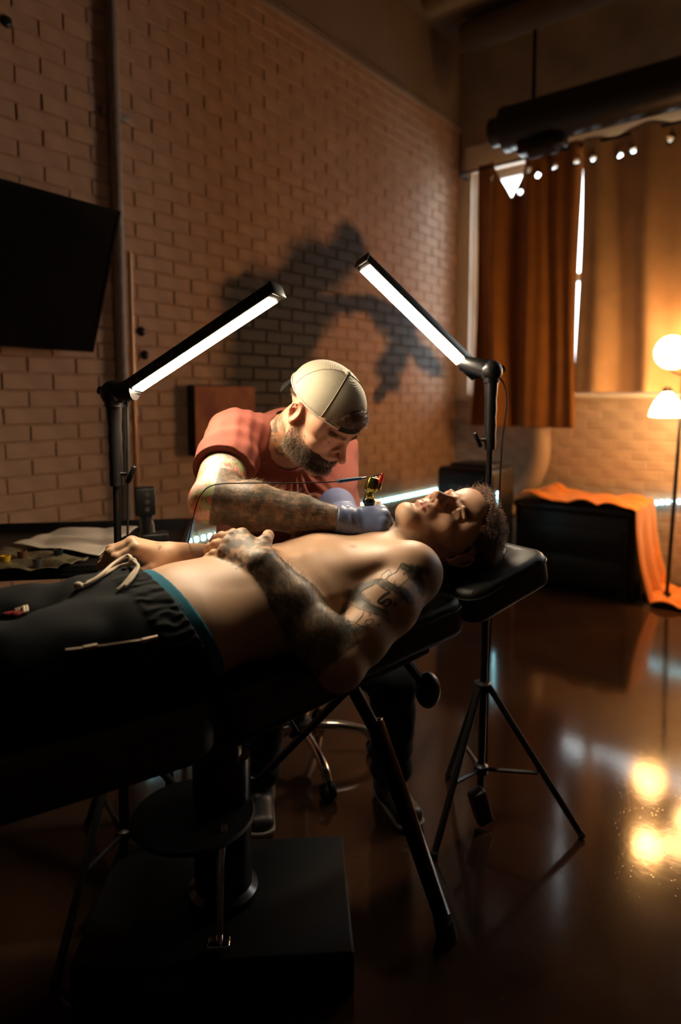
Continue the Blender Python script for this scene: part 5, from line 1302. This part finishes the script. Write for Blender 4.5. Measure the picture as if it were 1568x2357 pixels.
def shirt_disp(p):
    r = p-SR; a = r@UA; b = r@SDA; c_ = r@UPA; nn_ = vnoise(p, 14, 3)
    f1_ = (np.sin((a*.9+b*.35)*150+3.5*vnoise(p, 10, 5))*.0019+np.sin((a*.5+b*.9)*260+3*vnoise(p, 12, 15))*.0016)*smoothstep(.16-np.abs(b-.0), .0, .1)
    rr_ = p-(NBA-UPA*.03); ang = np.arctan2(rr_@SDA, -(rr_@UPA)); f2_ = np.sin(ang*26+5*vnoise(p, 8, 9))*.0055*smoothstep(-(rr_@UPA), .03, .12)
    return -(f1_+f2_+.004*(nn_-.5))
tv_, tq = Ts.mesh(.0031, disp=shirt_disp); tv_ = relax(tv_, tq, 1, .12)
tc = np.tile(np.array([.205, .058, .042]), (len(tv_), 1))*(.86+.28*fbm(tv_, 260, 3))[:,None]
bvhT = BVHTree.FromPolygons([tuple(p) for p in tv_], [tuple(map(int, f)) for f in tq])
pr = [on_skin(x, y, bvhT)[0] for x, y in ((712, 1150), (745, 1150))]
if all(x is not None for x in pr):
    dd, tt = seg_dist(tv_, pr[0], pr[1]); tc = mixc(tc, (.10, .035, .028), (1-smoothstep(dd, .014, .017))*smoothstep(fbm(tv_, 120, 6), .42, .55)*.8)
tag(link('t_shirt', np_mesh('t_shirt', tv_, tq, tc), M_CLOTH, artist), 'rust red heather t-shirt')
# collar rib
# ---------------- jeans and shoes
Jn = Sdf(.03)
Jn.ecap(PV+UPA*.03, PV-np.array([0,0,.03]), (.172, .135), (.175, .14), SDA, .04)
Jn.chain([HIPR, KNR, FTR+np.array([0,0,.03])], [.094, .072, .062], .03); Jn.chain([HIPL, KNL, FTL+np.array([0,0,.03])], [.094, .074, .066], .03)
jv, jq = Jn.mesh(.005, disp=lambda p: -.007*(vnoise(p, 20, 4)-.5)-.004*np.sin(p[:,2]*90+6*vnoise(p, 12, 6))*smoothstep(-p[:,2], -.35, -.15))
tag(link('jeans', np_mesh('jeans', jv, jq, np.tile(np.array([.010, .011, .014]), (len(jv), 1))*(.8+.4*fbm(jv, 40, 2))[:,None]), M_CLOTH, artist), 'black jeans')
M_SHOE = mat('black_shoe_leather', (.012,.012,.013), .45); M_SOLE = mat('pale_sole', (.16,.15,.14), .6)
for F_, dr in ((FTL, D(.35, -.9, 0)), (FTR, D(.1, -1, 0))):
    sh = Sdf(.02); b0 = F_.copy(); b0[2] = .05
    sh.cone(F_+np.array([0,0,.02]), b0, .050, .045, .02); sh.ecap(b0-dr*.05, b0+dr*.13+np.array([0,0,-.010]), (.040, .040), (.046, .030), np.cross(dr, (0,0,1)), .03); sh.cut((0,0,.022), (0,0,-1))
    sv, sq = sh.mesh(.004); so = link('shoe', np_mesh('shoe', sv, sq), M_SHOE, artist)
    so2 = Sdf(.02); so2.ecap(b0-dr*.052+np.array([0,0,-.028]), b0+dr*.135+np.array([0,0,-.028]), (.043, .030), (.049, .030), np.cross(dr, (0,0,1)), .02); so2.cut((0,0,.026), (0,0,1)); so2.cut((0,0,.001), (0,0,-1))
    sv, sq = so2.mesh(.004); link('sole', np_mesh('sole', sv, sq), M_SOLE, so)
# ---------------- gloves
M_GLOVE = mat('blue_nitrile', (.13,.165,.30), .40, noise=.08, nscale=60, bump=.15, bscale=300, bdist=.0005, spec=.5)
for side_, (wr, X_, N_, T_, cu, th, arm) in enumerate(((WRA, gX, gN, np.cross(gN, gX), ((62,70,40),(66,72,40),(70,72,40),(72,70,40)), [(.022,.024,-.012),(.052,.046,-.024),(.078,.040,-.040),(.098,.024,-.050)], ELA),
                                    (WRB, gX2, gN2, -np.cross(gN2, gX2), ((14,20,16),(14,22,16),(16,24,16),(18,24,16)), None, ELB))):
    Gv = Sdf(.008); add_hand(Gv, wr, X_, N_, T_, 1.0, curl=cu, splay=(3,0,-3,-6), thumb=th, grow=.0022)
    bk = nrm(arm-wr); cl_ = .018 if side_ == 0 else .17; Gv.cone(wr+X_*.01, wr+bk*(cl_+.012), .0335 if side_ == 0 else .036, .0375 if side_ == 0 else .054, .012)
    Gv.cut(wr+bk*cl_, bk)
    def gd(p, wr=wr, X_=X_, bk=bk, N_=N_):
        a = (p-wr)@X_; return -.0016*np.sin(a*330+3*vnoise(p, 40, 3)+((p-wr)@N_)*60)*smoothstep(-a, -.055, -.01)*smoothstep(a, -.05, -.025)*vnoise(p, 30, 8)*1.6
    gv, gq = Gv.mesh(.0021, disp=gd); gv = relax(gv, gq, 1, .4)
    tag(link('glove', np_mesh('glove', gv, gq), M_GLOVE, artist), 'blue nitrile glove holding the machine' if side_ == 0 else 'blue nitrile glove stretching the skin')
# ---------------- tattoo machine and its cord
M_GOLD = mat('olive_gold_anodised', (.42,.36,.08), .22, metal=1.); M_BLKM = mat('black_anodised', (.02,.02,.02), .22, metal=.6)
dm = 1.545; mtip = P(838, 1215, dm); m0 = P(844, 1172, dm); m1 = P(850, 1143, dm); m2 = P(867, 1098, dm)
axm = nrm(m2-m0); RM = frame(np.cross(axm, D(0, 1, .1)), axm)
tm = empty('tattoo_machine', m0, 'olive gold rotary tattoo machine held in the gloved hand', 'tattoo machine')
MB().lathe(mtip, [(.004,-.012),(.008,0),(.011,.02),(.011,.05)], 18, RM).build('grip_tube', M_BLKM, tm, smooth=True)
MB().lathe(m0-axm*.006, [(.007,0),(.007,.012),(.010,.016),(.0145,.020),(.0145,.030),(.010,.034),(.009,.040)], 20, RM).build('grip_joint', M_BLKM, tm, smooth=True)
MB().lathe(m1, [(.010,-.006),(.012,-.002),(.012,.004),(.008,.007),(.008,.012)], 20, RM).build('gold_collar', M_GOLD, tm, smooth=True)
MB().lathe(m1+axm*.010, [(.012,0),(.017,.006),(.018,.012),(.018,.034),(.016,.037),(.013,.038)], 8, RM).build('motor_body', M_GOLD, tm, bevel=.0015)
MB().lathe(m1+axm*.048, [(.006,0),(.006,.002),(.003,.003)], 12, RM).build('top_screw', MATS['silver'], tm, smooth=True)
pl0 = P(872, 1122, dm-.012); pl1 = P(880, 1092, dm-.01); pa = nrm(pl1-pl0)
MB().lathe(pl0, [(.0065,-.004),(.0065,.010),(.005,.012)], 14, frame(np.cross(pa, D(0,1,.1)), pa)).build('jack_socket', mat('jack_gold', (.75,.5,.25), .25, metal=1.), tm, smooth=True)
MB().lathe(pl0+pa*.010, [(.0062,0),(.0066,.006),(.0045,.020),(.003,.024)], 14, frame(np.cross(pa, D(0,1,.1)), pa)).build('red_plug', mat('red_plug_plastic', (.75,.06,.02), .35), tm, smooth=True)
cp = [P(881, 1091, 1.535), P(870, 1093, 1.53), P(842, 1100, 1.52), P(780, 1108, 1.48), P(680, 1112, 1.43), P(560, 1112, 1.415), P(490, 1117, 1.41), P(462, 1140, 1.41), P(450, 1170, 1.42), P(440, 1215, 1.44), P(428, 1272, 1.47), P(420, 1300, 1.50)]
cr_ = empty('machine_cord', cp[5], 'thin black cord running over the artist\'s forearm to the machine', 'cord')
MB().tube(smooth_curve(cp, 8), .0013, 8).build('wire', M_RUBBER, cr_, smooth=True)
MB().tube([P(779, 1108, 1.48), P(800, 1105, 1.495), P(832, 1101, 1.515)], [.0042, .0042, .0036], 10).build('blue_sleeve', mat('blue_heatshrink', (.02,.12,.24), .4), cr_, smooth=True)
MB().tube([P(832, 1101, 1.515), P(842, 1099.5, 1.52)], .0024, 8).build('ferrule', MATS['silver'], cr_, smooth=True)

tw_c = P(856, 1170, 1.60); Tw = Sdf(.01)
for i, (a, b, c) in enumerate(((-.016,0,0),(.0,.006,.006),(.016,-.004,-.002),(.006,.0,.012))): Tw.ell(tw_c+W(a, b, c), (.016, .014, .011), None, .008)
wv, wq = Tw.mesh(.0022, disp=lambda p: -.004*(vnoise(p, 120, 5)-.5))
tag(link('wipe_tissue', np_mesh('wipe_tissue', wv, wq), M_TOWEL), 'crumpled white tissue tucked behind the gloved hand and machine', 'tissue')
